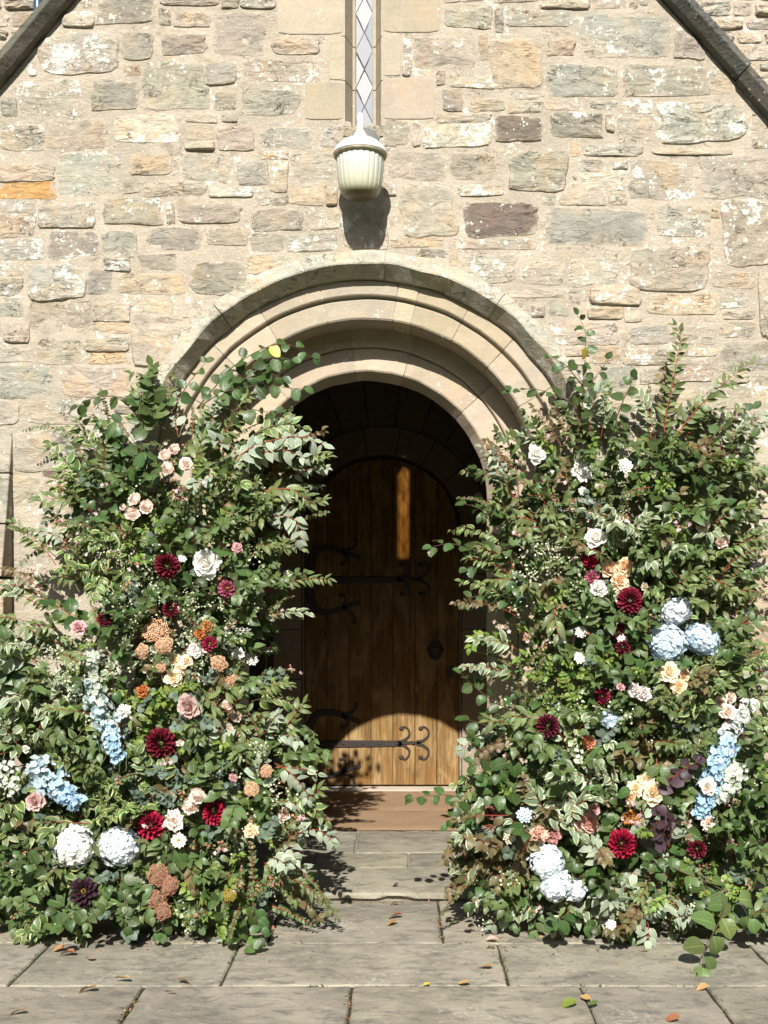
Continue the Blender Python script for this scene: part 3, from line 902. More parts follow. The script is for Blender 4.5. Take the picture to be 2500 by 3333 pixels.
# ---- church wall beyond the copings, drainpipe
cw = MB(); YC = 2.95
cw.box((-5, YC, -.1), (5, YC + .5, 8.5))
cw_o = cw.build('church_wall', M['mortar'])
tag(cw_o, 'warm rubble stone wall of the church rising behind the gable copings', 'wall')
SCW = FOC / (EYE_D + YC)
def cw_stone(x0, y0, x1, y1, c, al, i):
    rg_ = random.Random(i)
    o = rubble(VX + (x0 - VX), y0, x1, y1, c, al, Y0=YC, S=SCW, yplane=1, seed=700 + i, proud=rg_.choice([.01, .02, .03]))
    o.parent = cw_o
    return o
rg = random.Random(21)
i = 0
for (xs, xe, ys, ye) in ((-140, 420, -120, 330), (2120, 2640, -120, 420)):
    y = ys
    while y < ye:
        h = rg.choice([34, 44, 56]); x = xs + rg.uniform(0, 40)
        while x < xe:
            w = rg.uniform(60, 150)
            if w > 40: cw_stone(x, y, x + w - 6, y + h - 5, rg.choice('cqqcqcgcp'), rg.choice([.2, .4, .6]), i); i += 1
            x += w
        y += h
M['pipe'] = plain_material('blue_painted_iron', (0.025, 0.075, 0.13), 0.35, 0.5, 0.0, 0.2, 30, 0.1)
dp = MB()
pc = P(124, 40, YC - .09)
dp.tube([(pc.x, YC - .09, 3.6), (pc.x, YC - .09, 7.5)], 0.034, 16)
for z in (5.65, 4.0): dp.tube([(pc.x, YC - .09, z), (pc.x, YC - .09, z + .09)], 0.043, 16)
dp_o = dp.build('drainpipe', M['pipe'], smooth=True)
tag(dp_o, 'dark blue painted round drainpipe on the church wall above the coping', 'drainpipe')
bk = MB(); bk.box((pc.x - .055, YC - .09, 5.68), (pc.x + .055, YC + .0, 5.71)); o = bk.build('bracket', M['pipe']); o.parent = dp_o

# ------------------------------------------------------------------ wall lamp
LY = -0.200
lc = P(1172.5, 500, LY)
def LZ(py): return P(0, py, LY).z
def LR(px): return px * (EYE_D + LY) / FOC
lamp = tag(empty('wall_lamp', (lc.x, LY, LZ(500))), 'old white capped lantern with ribbed cloudy glass hanging over the arch', 'wall lamp')
M['white'] = plain_material('white_enamel', (0.78, 0.78, 0.77), 0.3, 0.5, 0.0, 0.06, 30, 0.05)
M['rim'] = plain_material('dirty_rim', (0.40, 0.35, 0.24), 0.5, 0.4, 0.0, 0.4, 40, 0.2)
t = NT('ribbed_glass')
pos = t.n('ShaderNodeNewGeometry').outputs['Position']
sx = t.n('ShaderNodeSeparateXYZ'); t.l(pos, sx.inputs[0])
low = t.ramp(sx.outputs['Z'], LZ(606), LZ(640))
dn = t.noise(pos, 26, 5, 0.7)
c = t.mix(t.ramp(sx.outputs['Z'], LZ(520), LZ(640)), (0.52, 0.53, 0.48), (0.45, 0.45, 0.32))
c = t.mix(t.math('MULTIPLY', t.ramp(sx.outputs['Z'], LZ(646), LZ(618), 1.0, 0.0), t.ramp(dn, 0.0, 0.45, 0.7, 1.0)), c, (0.11, 0.08, 0.035))
t.base(c); t.set(0.35, 0.35)
M['globe'] = t.m
def lpart(name, mb, mat, parent=lamp):
    me = mesh_from(name, [(x, y, z - LZ(500)) for x, y, z in mb.v], mb.f, mat, smooth=True)
    return obj(name, me, parent)
mb = MB(); mb.lathe([(LR(r), LZ(y)) for r, y in [(0, 364), (4, 367), (8, 372), (9, 380), (9, 420), (13, 428), (20, 438), (27, 452), (34, 456), (52, 461), (66, 470), (77, 482), (85, 493), (88, 500), (88, 505), (84, 506), (60, 500), (0, 490)]], 40)
cap = lpart('cap', mb, M['white'])
mb = MB(); mb.lathe([(LR(r), LZ(y)) for r, y in [(70, 498), (86, 503), (87, 510), (81, 516), (75, 510), (70, 504)]], 40)
lpart('rim', mb, M['rim'])
mb = MB()
prof = [(77, 508), (77, 530), (75, 560), (72, 590), (69, 610), (63, 626), (52, 638), (34, 646), (15, 649), (0.5, 650)]
nn = 168; base = 0
for r, y in prof:
    for q in range(nn):
        a = 2*math.pi*q/nn
        rb = 1 + (0.006 if q % 7 < 5 else -0.022) * (1 if y < 620 else 0.3)
        mb.v.append((LR(r) * rb * math.cos(a), LR(r) * rb * math.sin(a), LZ(y)))
for i in range(len(prof) - 1):
    for q in range(nn): mb.f.append((i*nn + q, i*nn + (q+1) % nn, (i+1)*nn + (q+1) % nn, (i+1)*nn + q))
lpart('glass_globe', mb, M['globe'])
mb = MB()
mb.tube([(0, 0, LZ(388)), (0, 0.04, LZ(386)), (0, 0.12, LZ(400)), (0, 0.19, LZ(425))], LR(6), 8)
lpart('bracket_arm', mb, M['white'])
wp = P(1187, 470, 0)
mb = MB(); mb.lathe([(0.07, 0.0), (0.07, 0.022), (0.05, 0.034), (0, 0.036)], 28)
me = mesh_from('wall_plate', [(x + wp.x - lc.x, -z - LY - 0.005, y + wp.z - LZ(500)) for x, y, z in mb.v], mb.f, plain_material('weathered_plate', (0.16, 0.16, 0.15), 0.7, 0.3), smooth=True)
obj('wall_plate', me, lamp)

# ------------------------------------------------------------------ ground: bedding, flags, step, mat
def paving_material():
    t = NT('worn_flagstone')
    pos = t.n('ShaderNodeNewGeometry').outputs['Position']
    oi = t.n('ShaderNodeObjectInfo')
    off = t.n('ShaderNodeCombineXYZ'); t.l(t.math('MULTIPLY', oi.outputs['Random'], 50.0), off.inputs[0])
    v = t.vmath('ADD', pos, off.outputs[0])
    big = t.noise(v, 2.2, 5, 0.6, 0.3)
    mid = t.noise(scaled(t, v, (1.0, 2.0, 1.0)), 9, 7, 0.7, 0.5)
    fine = t.noise(v, 120, 5, 0.75)
    c = t.mix(t.ramp(big, 0.38, 0.62), (0.205, 0.187, 0.147), (0.290, 0.264, 0.207))
    c = t.mix(t.math('MULTIPLY', t.ramp(mid, 0.50, 0.66), 0.75), c, (0.110, 0.108, 0.094))
    c = t.mix(t.math('MULTIPLY', t.ramp(mid, 0.47, 0.34), 0.75), c, (0.33, 0.295, 0.225))
    c = t.mix(t.math('MULTIPLY', t.ramp(fine, 0.56, 0.66), 0.35), c, (0.36, 0.34, 0.29))
    c = t.mix(t.math('MULTIPLY', t.ramp(fine, 0.44, 0.34), 0.4), c, (0.085, 0.08, 0.068))
    st_ = t.math('MULTIPLY', t.ramp(t.noise(pos, 3.3, 6, 0.7, 1.2), 0.50, 0.62), t.ramp(t.noise(pos, 25, 5, 0.7), 0.40, 0.58))
    c = t.mix(t.math('MULTIPLY', st_, 0.5), c, (0.10, 0.098, 0.082))
    lf = t.ramp(t.math('ADD', t.noise(v, 45, 5, 0.6), t.math('MULTIPLY', t.math('SUBTRACT', t.noise(v, 3, 2), 0.5), 0.8)), 0.68, 0.73)
    c = t.mix(t.math('MULTIPLY', lf, 0.5), c, (0.42, 0.41, 0.36))
    vv_ = t.n('ShaderNodeMix', data_type='RGBA', blend_type='MULTIPLY'); vv_.inputs[0].default_value = 1
    t.l(c, vv_.inputs[6]); t.l(oi.outputs['Color'], vv_.inputs[7])
    t.base(vv_.outputs[2]); t.set(0.82, 0.3)
    h = t.math('ADD', t.math('MULTIPLY', mid, 1.0), t.math('MULTIPLY', fine, 0.3))
    t.l(t.bump(h, 0.5, 0.01), t.p.inputs['Normal'])
    return t.m
M['flag'] = paving_material()
M['soil'] = plain_material('joint_soil', (0.055, 0.045, 0.03), 0.95, 0.1, var=0.4, scale=60, bump=0.6, dist=0.01)
M['joint'] = plain_material('pale_joint_mortar', (0.27, 0.24, 0.19), 0.95, 0.1, var=0.3, scale=50, bump=0.5, dist=0.006)
M['yard'] = plain_material('churchyard_grass', (0.060, 0.085, 0.025), 0.95, 0.1, var=0.4, scale=9, bump=0.6, dist=0.03)
# churchyard lawn; unseen bank added behind the camera to block low sky light
g = MB()
gx = [-80, -40, -20, -8, -4, 0, 4, 8, 20, 40, 80]
gy_ = [-90, -50, -34, -26, -20, -15, -11, -8, -4.4, 0, 20, 60]
def lawn_z(x, y):
    up = max(0.0, min(1.0, (-y - 9) / 22))
    sx_ = max(0.0, min(1.0, (abs(x) - 9) / 25)) * max(0.0, min(1.0, (3 - y) / 6))
    return -0.045 + 10.5 * max(up * up * (3 - 2 * up), sx_ * sx_ * (3 - 2 * sx_)) * (1 + 0.15 * noise.noise(Vector((x * .15, y * .15, 0))))
g.add([(x, y, lawn_z(x, y)) for y in gy_ for x in gx], [(j * 11 + i, j * 11 + i + 1, j * 11 + i + 12, j * 11 + i + 11) for j in range(11) for i in range(10)])
tag(g.build('ground', M['yard']), kind='structure')

def slab(name, corners, ztop, th, parent, col, mat=None, bev=0.006, lip=0.0):
    """flagstone from four ground corners, anticlockwise from near left"""
    n = 12
    A, B_, C_, D = [Vector((c[0], c[1], 0)) for c in corners]
    v, f = [], []
    def at(u, w): return A.lerp(B_, u).lerp(D.lerp(C_, u), w)
    ring_ = [(i/n, 0) for i in range(n)] + [(1, i/n) for i in range(n)] + [(1 - i/n, 1) for i in range(n)] + [(0, 1 - i/n) for i in range(n)]
    c0 = (A + B_ + C_ + D) / 4
    sd = random.random() * 50
    def wob(p, k): return noise.noise(Vector((p.x * 7 + sd, p.y * 7, k))) * 0.006
    for kq, (ins, dz) in enumerate(((0, -th), (0, -bev), (bev, 0.0), (bev * 5, 0.001))):
        for (u, w) in ring_:
            p = at(u, w); d = (c0 - p); d.normalize()
            q = p + d * (ins + wob(p, 0))
            v.append((q.x, q.y, ztop + dz + (wob(p, 3) * 0.5 if kq >= 1 else 0)))
    m = len(ring_)
    for i in range(3):
        for a in range(m): f.append((i*m + a, i*m + (a+1) % m, (i+1)*m + (a+1) % m, (i+1)*m + a))
    v.append((c0.x, c0.y, ztop + .001))
    for a in range(m): f.append((3*m + a, 3*m + (a+1) % m, len(v) - 1))
    return obj(name, mesh_from(name, v, f, mat or M['flag']), parent, col)

pv = MB(); pv.box((-4.2, -4.25, -.035), (4.0, 0.0, -.010))
paving = pv.build('paving', M['soil']); tag(paving, kind='structure')
def row(y0, y1, joints, parent=paving, z=0.0, skew=0.0, gy=0.006):
    js = joints
    for (xa, xb) in zip(js[:-1], js[1:]):
        g_ = random.uniform(0.003, 0.0065)
        kk = random.uniform(0.88, 1.10)
        slab('flagstone', [(xa + g_, y0 + gy), (xb - g_, y0 + gy), (xb - g_, y1 - gy), (xa + g_, y1 - gy)], z - random.uniform(0, .004), 0.03, parent,
             (kk, kk * random.uniform(.98, 1.01), kk * random.uniform(.94, 1.02), 1))
row(-0.755, -0.02, [-3.4, -2.7, -1.9, -1.15, -0.55, 0.183, 0.95, 1.65, 2.4, 3.2])
row(-1.268, -0.755, [-3.6, -2.9, -2.2, -1.445, -0.661, 0.405, 1.445, 2.3, 3.0], gy=0.004)
row(-1.86, -1.268, [-3.5, -2.6, -1.75, -0.94, -0.172, 0.665, 1.125, 1.9, 2.8], gy=0.004)
yy = -1.86
rg = random.Random(8)
for r_ in range(4):
    dpt = rg.uniform(.5, .65); x = -4.2 + rg.random() * .5; js = [x]
    while x < 4: x += rg.uniform(.6, 1.0); js.append(x)
    row(yy - dpt, yy, js); yy -= dpt

# porch floor: front step stone, two rows of slabs, doormat in front of the door
pf = MB(); pf.box((IX0, 0.02, -.03), (IX1, YD + .04, FLOOR_Z - .012))
floor = pf.build('porch_floor', M['joint']); tag(floor, kind='structure')
def step_stone():
    xa, xb = -0.93, 0.62
    n = 40
    prof = [(0.355, FLOOR_Z - .04), (0.355, FLOOR_Z), (-0.085, FLOOR_Z - .001), (-0.115, FLOOR_Z - .005), (-0.129, FLOOR_Z - .016), (-0.130, FLOOR_Z - .030), (-0.112, FLOOR_Z - .036), (-0.09, -0.03)]
    v, f = [], []
    for i in range(n + 1):
        x = xa + (xb - xa) * i / n
        chip = max(0, 1 - abs(x + 0.02) / 0.10) * 0.016 + max(0, noise.noise(Vector((x * 6, 3, 0)))) * 0.006
        for (Y, Z) in prof:
            front = Y < -0.05 and Z > 0
            v.append((x, Y + (noise.noise(Vector((x * 9, Z * 30, 1))) * .004 if front else 0) + (chip * .7 if front and Z < FLOOR_Z - .02 else 0), Z + (chip if front and Z < FLOOR_Z - .02 else 0)))
    m = len(prof)
    for i in range(n):
        for a in range(m): f.append((i*m + a, i*m + (a+1) % m, (i+1)*m + (a+1) % m, (i+1)*m + a))
    f += [tuple(range(m)), tuple(reversed(range(n*m, (n+1)*m)))]
    return mesh_from('step', v, f, M['flag'])
st_o = obj('step', step_stone(), floor, (1.04, 1.05, 1.02, 1))
st_o.parent = floor
row(0.36, 0.70, [-1.19, -0.45, 0.050, 0.60, 0.91], floor, FLOOR_Z, gy=0.004)
row(0.70, 1.27, [-1.19, -0.62, -0.245, 0.40, 0.91], floor, FLOOR_Z, gy=0.004)
row(1.27, 2.60, [-1.19, -0.5, 0.2, 0.91], floor, FLOOR_Z - .001, gy=0.004)

def mat_material():
    t = NT('coir_matting')
    pos = t.n('ShaderNodeNewGeometry').outputs['Position']
    a = t.noise(pos, 260, 3, 0.8); b_ = t.noise(pos, 4, 4, 0.6); d = t.noise(pos, 45, 5, 0.7)
    c = t.mix(t.ramp(a, 0.35, 0.65), (0.215, 0.135, 0.075), (0.385, 0.265, 0.165))
    c = t.mix(t.math('MULTIPLY', t.ramp(b_, 0.4, 0.65), 0.35), c, (0.34, 0.24, 0.155))
    c = t.mix(t.math('MULTIPLY', t.ramp(d, 0.6, 0.7), 0.3), c, (0.16, 0.09, 0.05))
    t.base(c); t.set(0.95, 0.1)
    t.l(t.bump(t.math('ADD', a, d), 0.8, 0.006), t.p.inputs['Normal'])
    return t.m
M['mat'] = mat_material()
def doormat(y0, y1, seed):
    x0, x1 = -1.15, 0.78
    nx, ny = 60, 14
    v, f = [], []
    for j in range(ny + 1):
        for i in range(nx + 1):
            x, y = x0 + (x1 - x0) * i / nx, y0 + (y1 - y0) * j / ny
            e = min(j, ny - j, 1.0)
            z = FLOOR_Z + 0.002 + 0.010 * e + noise.noise(Vector((x * 5, y * 5, seed))) * .0025
            fr = noise.noise(Vector((x * 40, seed, 2))) * .006 if j in (0, ny) else 0
            v.append((x, y + fr, z))
    for j in range(ny):
        for i in range(nx):
            a = j * (nx + 1) + i
            f.append((a, a + 1, a + nx + 2, a + nx + 1))
    return mesh_from('doormat', v, f, M['mat'], smooth=True)
o = obj('doormat', doormat(1.27, 1.885, 1)); tag(o, 'brown coir doormat lying nearer the grey step stones', 'doormat', 'coir mats in the porch')
o = obj('doormat', doormat(1.892, 2.63, 2)); tag(o, 'brown coir doormat lying against the door threshold', 'doormat', 'coir mats in the porch')
# ------------------------------------------------------------------ leaves: materials
def leaf_material(name, c1, c2, edge=None, edge_at=0.62, vein=0.35, rough=0.42, trans=0.22, back=None, hue=0.03, spots=0.0):
    t = NT(name)
    geo = t.n('ShaderNodeNewGeometry'); oi = t.n('ShaderNodeObjectInfo')
    uv = t.n('ShaderNodeUVMap'); uv.uv_map = 'UVMap'
    s = t.n('ShaderNodeSeparateXYZ'); t.l(uv.outputs[0], s.inputs[0])
    u, v = s.outputs[0], s.outputs[1]
    rnd_ = t.math('FRACT', t.math('ADD', geo.outputs['Random Per Island'], t.math('MULTIPLY', oi.outputs['Random'], 7.31)))
    pos = geo.outputs['Position']
    au = t.math('ABSOLUTE', u)
    n1 = t.noise(pos, 70, 3, 0.6)
    n2 = t.noise(pos, 14, 2, 0.5)
    c = t.mix(t.math('ADD', t.math('MULTIPLY', rnd_, 0.75), t.math('MULTIPLY', n1, 0.25)), c1, c2)
    # midrib and side veins
    mid = t.ramp(au, 0.10, 0.02)
    sv = t.math('SINE', t.math('MULTIPLY', t.math('ADD', v, t.math('MULTIPLY', au, -0.22)), 44.0))
    sv = t.ramp(sv, 0.75, 1.0)
    light = tuple(min(1, x * 1.9 + 0.02) for x in c2)
    c = t.mix(t.math('MULTIPLY', t.math('MAXIMUM', mid, t.math('MULTIPLY', sv, 0.45)), vein), c, light)
    if edge is not None:
        e = t.math('ADD', t.math('MAXIMUM', au, t.ramp(v, 0.78, 1.1, 0.0, 1.0)), t.math('MULTIPLY', t.math('SUBTRACT', n1, 0.5), 0.55))
        e = t.math('ADD', e, t.math('MULTIPLY', t.math('SUBTRACT', rnd_, 0.5), 0.22))
        c = t.mix(t.math('MULTIPLY', t.ramp(e, edge_at, edge_at + 0.07), 0.92), c, edge)
    hs = t.n('ShaderNodeHueSaturation')
    t.l(t.math('ADD', t.math('MULTIPLY', t.math('SUBTRACT', rnd_, 0.5), hue * 2), 0.5), hs.inputs['Hue'])
    r2 = t.math('FRACT', t.math('MULTIPLY', rnd_, 13.7))
    t.l(t.math('ADD', t.math('MULTIPLY', r2, 0.55), 0.72), hs.inputs['Value'])
    hs.inputs['Saturation'].default_value = 0.95
    t.l(c, hs.inputs['Color'])
    col = hs.outputs[0]
    if spots:
        col = t.mix(t.ramp(t.noise(pos, 160, 3, 0.6), 0.62, 0.70, 0, spots), col, (0.12, 0.06, 0.02))
    bk = back or tuple(min(1, x * 0.7 + y * 0.3 + 0.05) for x, y in zip(c2, (0.3, 0.32, 0.25)))
    col = t.mix(t.math('MULTIPLY', geo.outputs['Backfacing'], 0.65), col, bk)
    t.base(col); t.set(rough, 0.45)
    t.l(t.bump(t.math('ADD', t.math('MULTIPLY', sv, 0.5), t.math('ADD', mid, n1)), 0.35, 0.002), t.p.inputs['Normal'])
    tr = t.n('ShaderNodeBsdfTranslucent')
    tc = t.mix(1.0, col, (1.25, 1.35, 0.6), 'MULTIPLY'); t.l(tc, tr.inputs[0])
    mx = t.n('ShaderNodeMixShader'); mx.inputs[0].default_value = trans
    t.l(t.p.outputs[0], mx.inputs[1]); t.l(tr.outputs[0], mx.inputs[2]); t.l(mx.outputs[0], t.out.inputs[0])
    return t.m

LM = {
 'dark':   leaf_material('glossy_dark_leaf', (0.030, 0.060, 0.014), (0.062, 0.108, 0.024), rough=0.40),
 'mid':    leaf_material('mid_green_leaf', (0.055, 0.095, 0.024), (0.105, 0.150, 0.045)),
 'lime':   leaf_material('yellow_green_leaf', (0.115, 0.190, 0.025), (0.190, 0.260, 0.040), trans=0.3),
 'var':    leaf_material('cream_edged_leaf', (0.105, 0.165, 0.075), (0.190, 0.245, 0.145), edge=(0.50, 0.51, 0.35), edge_at=0.60, back=(0.34, 0.38, 0.29), rough=0.5),
 'vary':   leaf_material('yellow_edged_leaf', (0.055, 0.105, 0.030), (0.105, 0.165, 0.050), edge=(0.38, 0.40, 0.13), edge_at=0.66),
 'silver': leaf_material('silver_leaf', (0.190, 0.240, 0.165), (0.285, 0.335, 0.240), edge=(0.48, 0.51, 0.39), edge_at=0.86, rough=0.55, back=(0.36, 0.40, 0.32)),
 'euc':    leaf_material('blue_green_round_leaf', (0.060, 0.100, 0.070), (0.130, 0.180, 0.125), rough=0.55, vein=0.15),
 'olive':  leaf_material('olive_narrow_leaf', (0.085, 0.120, 0.032), (0.155, 0.190, 0.065), back=(0.21, 0.24, 0.14)),
 'plum':   leaf_material('dark_plum_leaf', (0.022, 0.012, 0.018), (0.055, 0.028, 0.040), rough=0.5, vein=0.2, trans=0.1, back=(0.07, 0.04, 0.05)),
 'bronze': leaf_material('bronze_tinged_leaf', (0.080, 0.100, 0.030), (0.160, 0.095, 0.045), hue=0.02),
 'copper': leaf_material('copper_bract', (0.26, 0.10, 0.055), (0.36, 0.20, 0.10), vein=0.1, hue=0.02),
 'wax': leaf_material('cream_waxflower', (0.42, 0.46, 0.30), (0.62, 0.62, 0.46), vein=0.05),
 'yellow': leaf_material('yellowed_leaf', (0.50, 0.44, 0.03), (0.58, 0.50, 0.05), spots=0.5),
 'fallen': leaf_material('dry_fallen_leaf', (0.30, 0.12, 0.05), (0.46, 0.23, 0.09), spots=0.6, trans=0.1),
}
def stem_mat(name, c): return plain_material(name, c, 0.6, 0.3, var=0.3, scale=60, bump=0.2)
SM = {'green': stem_mat('green_stem', (0.10, 0.15, 0.04)), 'red': stem_mat('red_stem', (0.30, 0.055, 0.035)), 'brown': stem_mat('brown_twig', (0.10, 0.065, 0.04))}

# ------------------------------------------------------------------ leaf shapes: length along +Y from the stalk, face up +Z
def leaf_template(kind, rows=6, seed=0):
    """vertices, faces, uv of one leaf of unit length"""
    rg = random.Random(seed)
    prof = {'oval': lambda v: 0.31 * math.sin(math.pi * v ** 0.78) ** 0.95,
            'broad': lambda v: 0.40 * math.sin(math.pi * v ** 0.90) ** 0.62,
            'round': lambda v: 0.50 * math.sqrt(max(0, 1 - (2 * v - 1) ** 2)),
            'ovate': lambda v: 0.255 * math.sin(math.pi * v ** 0.72) ** 0.95,
            'lance': lambda v: 0.185 * math.sin(math.pi * v ** 0.80) ** 0.95,
            'petal': lambda v: 0.34 * math.sin(math.pi * (0.04 + 0.80 * v)) ** 0.8}[kind]
    fold = rg.uniform(0.12, 0.50); curl = rg.uniform(-0.1, 1.05); twist = rg.uniform(-0.6, 0.6); side = rg.uniform(-0.16, 0.16)
    V, U, F = [(0, 0, 0)], [(0, 0)], []
    y = z = 0.0
    for i in range(1, rows):
        v = i / rows
        ang = -curl * v * 1.2
        y += math.cos(ang) / rows; z += math.sin(ang) / rows
        w = prof(v); tw = twist * v
        wav = 0.018 * math.sin(i * 2.4 + seed)
        for u in (-1, 0, 1):
            x = u * w; zz = abs(u) * w * fold + (wav * u if u else 0)
            x2, z2 = x * math.cos(tw) - zz * math.sin(tw), x * math.sin(tw) + zz * math.cos(tw)
            V.append((x2 + side * v * v, y, z + z2)); U.append((u, v))
    y += math.cos(-curl * 1.2) / rows; z += math.sin(-curl * 1.2) / rows
    V.append((side, y, z)); U.append((0, 1))
    F += [(0, 2, 1), (0, 3, 2)]
    for i in range(rows - 2):
        a = 1 + i * 3
        F += [(a, a + 1, a + 4, a + 3), (a + 1, a + 2, a + 5, a + 4)]
    a = 1 + (rows - 2) * 3
    F += [(a, a + 1, len(V) - 1), (a + 1, a + 2, len(V) - 1)]
    return np.array(V, dtype=np.float64), F, np.array(U, dtype=np.float64)

SPEC = {  # species: shape, leaf length, leaf gap, pairs, angle, stem, petiole
 'dark': ('broad', 0.078, 0.042, False, 58, 'brown'), 'mid': ('oval', 0.076, 0.034, True, 52, 'green'),
 'lime': ('oval', 0.044, 0.021, True, 55, 'green'), 'var': ('ovate', 0.082, 0.034, True, 46, 'red'),
 'vary': ('ovate', 0.080, 0.034, True, 48, 'brown'), 'silver': ('ovate', 0.080, 0.034, True, 50, 'red'),
 'euc': ('round', 0.044, 0.028, True, 62, 'brown'), 'olive': ('lance', 0.080, 0.027, True, 45, 'red'),
 'plum': ('round', 0.062, 0.026, False, 55, 'red'), 'bronze': ('oval', 0.070, 0.030, True, 50, 'red'),
 'tiny': ('oval', 0.027, 0.015, True, 55, 'red'), 'copper': ('lance', 0.016, 0.008, True, 50, 'red'),
 'wax': ('round', 0.011, 0.006, True, 60, 'green'),
 'big': ('broad', 0.105, 0.055, False, 60, 'brown'),
}
LM['tiny'] = LM['mid']; LM['big'] = leaf_material('beech_leaf', (0.070, 0.120, 0.028), (0.115, 0.165, 0.045), trans=0.25, vein=0.45)
TPL = {}
def tpl(shape, rows=6):
    if (shape, rows) not in TPL: TPL[(shape, rows)] = [leaf_template(shape, rows, s) for s in range(9)]
    return TPL[(shape, rows)]

class Foliage:
    """many leaves of one kind, gathered into ONE mesh of a part (they cannot be counted)"""
    def __init__(self): self.V, self.F, self.U, self.n = [], [], [], 0
    def leaf(self, T, M4, L):
        V, F, U = T
        W = (V * L) @ M4[:3, :3].T + M4[:3, 3]
        self.V.append(W); self.U.append(U)
        self.F.append([tuple(i + self.n for i in f) for f in F]); self.n += len(V)
    def build(self, name, mat, parent, kind='stuff'):
        if not self.V: return None
        V = np.concatenate(self.V); U = np.concatenate(self.U); F = [f for g_ in self.F for f in g_]
        me = bpy.data.meshes.new(name)
        me.from_pydata(V.tolist(), [], F)
        lay = me.uv_layers.new(name='UVMap')
        li = np.zeros(len(me.loops), dtype=np.int32); me.loops.foreach_get('vertex_index', li)
        lay.data.foreach_set('uv', U[li].astype(np.float32).ravel())
        me.polygons.foreach_set('use_smooth', np.ones(len(me.polygons), dtype=bool))
        me.materials.append(mat); me.update()
        o = obj(name, me, parent)
        if kind: o['kind'] = kind
        return o

def frame_from(d, up):
    """matrix whose +Y runs along d and whose +Z leans towards up"""
    y = d.normalized()
    z = up - y * up.dot(y)
    if z.length < 1e-4: z = y.orthogonal()
    z.normalize(); x = y.cross(z)
    return Matrix(((x.x, y.x, z.x), (x.y, y.y, z.y), (x.z, y.z, z.z)))

FACE = Vector((0.0, -0.75, 0.66)).normalized()   # leaves turn their face to the light
def sprig_leaves(path, spec, rg, scale=1.0, start=0.12, tuft=True):
    """(matrix, length) of the leaves along a stem path"""
    shape, L, gap, pairs, angd, st = SPEC[spec]
    L *= scale; gap *= scale
    out = []
    seg = [(path[i+1] - path[i]).length for i in range(len(path) - 1)]
    tot = sum(seg)
    s = tot * start; side = rg.choice((-1, 1))
    roll = rg.uniform(0, math.pi)
    while s < tot:
        a = s; i = 0
        while i < len(seg) - 1 and a > seg[i]: a -= seg[i]; i += 1
        p = path[i].lerp(path[i+1], min(1, a / max(seg[i], 1e-6)))
        t_ = (path[i+1] - path[i]).normalized()
        b = t_.cross(FACE)
        b = b.normalized() if b.length > 0.05 else t_.orthogonal().normalized()
        n = b.cross(t_).normalized()
        for sd in ((-1, 1) if pairs else (side,)):
            side = -side
            an = R(angd + rg.uniform(-14, 14))
            rl = rg.uniform(-0.7, 0.7) + roll * 0.25
            bb_ = b * math.cos(rl) + n * math.sin(rl) * rg.choice((-1, 1))
            d = t_ * math.cos(an) + bb_ * sd * math.sin(an) + Vector((0, 0, -0.12))
            up = (n + FACE * 0.9 + Vector((rg.uniform(-.55, .55), rg.uniform(-.55, .55), rg.uniform(-.55, .55))))
            taper = 1.0 - 0.35 * (s / tot) ** 2
            m3 = frame_from(d, up)
            out.append((m3, p + d.normalized() * L * 0.06, L * taper * rg.uniform(0.72, 1.15)))
        s += gap * rg.uniform(0.8, 1.25)
    if tuft:
        t_ = (path[-1] - path[-2]).normalized()
        out.append((frame_from(t_, FACE), path[-1], L * 0.62))
    return out

def stem_path(base, d, length, rg, droop=0.25, n=5):
    pts = [base.copy()]; d = d.normalized()
    for i in range(n):
        d = (d + Vector((rg.uniform(-.13, .13), rg.uniform(-.13, .13), rg.uniform(-.08, .08) - droop * 0.22))).normalized()
        pts.append(pts[-1] + d * length / n)
    return pts

def m4(m3, p):
    a = np.eye(4); a[:3, :3] = np.array(m3); a[:3, 3] = (p.x, p.y, p.z); return a

# ------------------------------------------------------------------ the two arrangements
POLY_L = [(300, 1440), (400, 1370), (500, 1340), (620, 1390), (720, 1420), (830, 1430), (920, 1470), (940, 1530), (920, 1600), (955, 1740), (905, 1900), (850, 2030), (840, 2190), (850, 2330),
          (930, 2380), (950, 2520), (955, 2690), (975, 2840), (930, 2960), (900, 3010), (700, 3030), (400, 3010), (150, 2985), (-60, 3010), (-120, 2400), (-40, 2120), (60, 1960), (110, 1840), (200, 1760), (275, 1640), (265, 1520), (260, 1440)]
POLY_R = [(1650, 1500), (1720, 1450), (1800, 1420), (1900, 1380), (2020, 1370), (2130, 1420), (2200, 1360), (2290, 1390), (2370, 1430), (2400, 1500), (2400, 1560), (2385, 1700), (2400, 1850), (2380, 1980), (2430, 2120),
          (2420, 2250), (2470, 2400), (2620, 2500), (2620, 3010), (2300, 3030), (2050, 3040), (1850, 2985), (1640, 2960), (1550, 2900), (1530, 2780), (1560, 2640), (1620, 2500), (1640, 2330), (1650, 2180), (1640, 2030), (1620, 1880), (1630, 1740), (1630, 1600)]

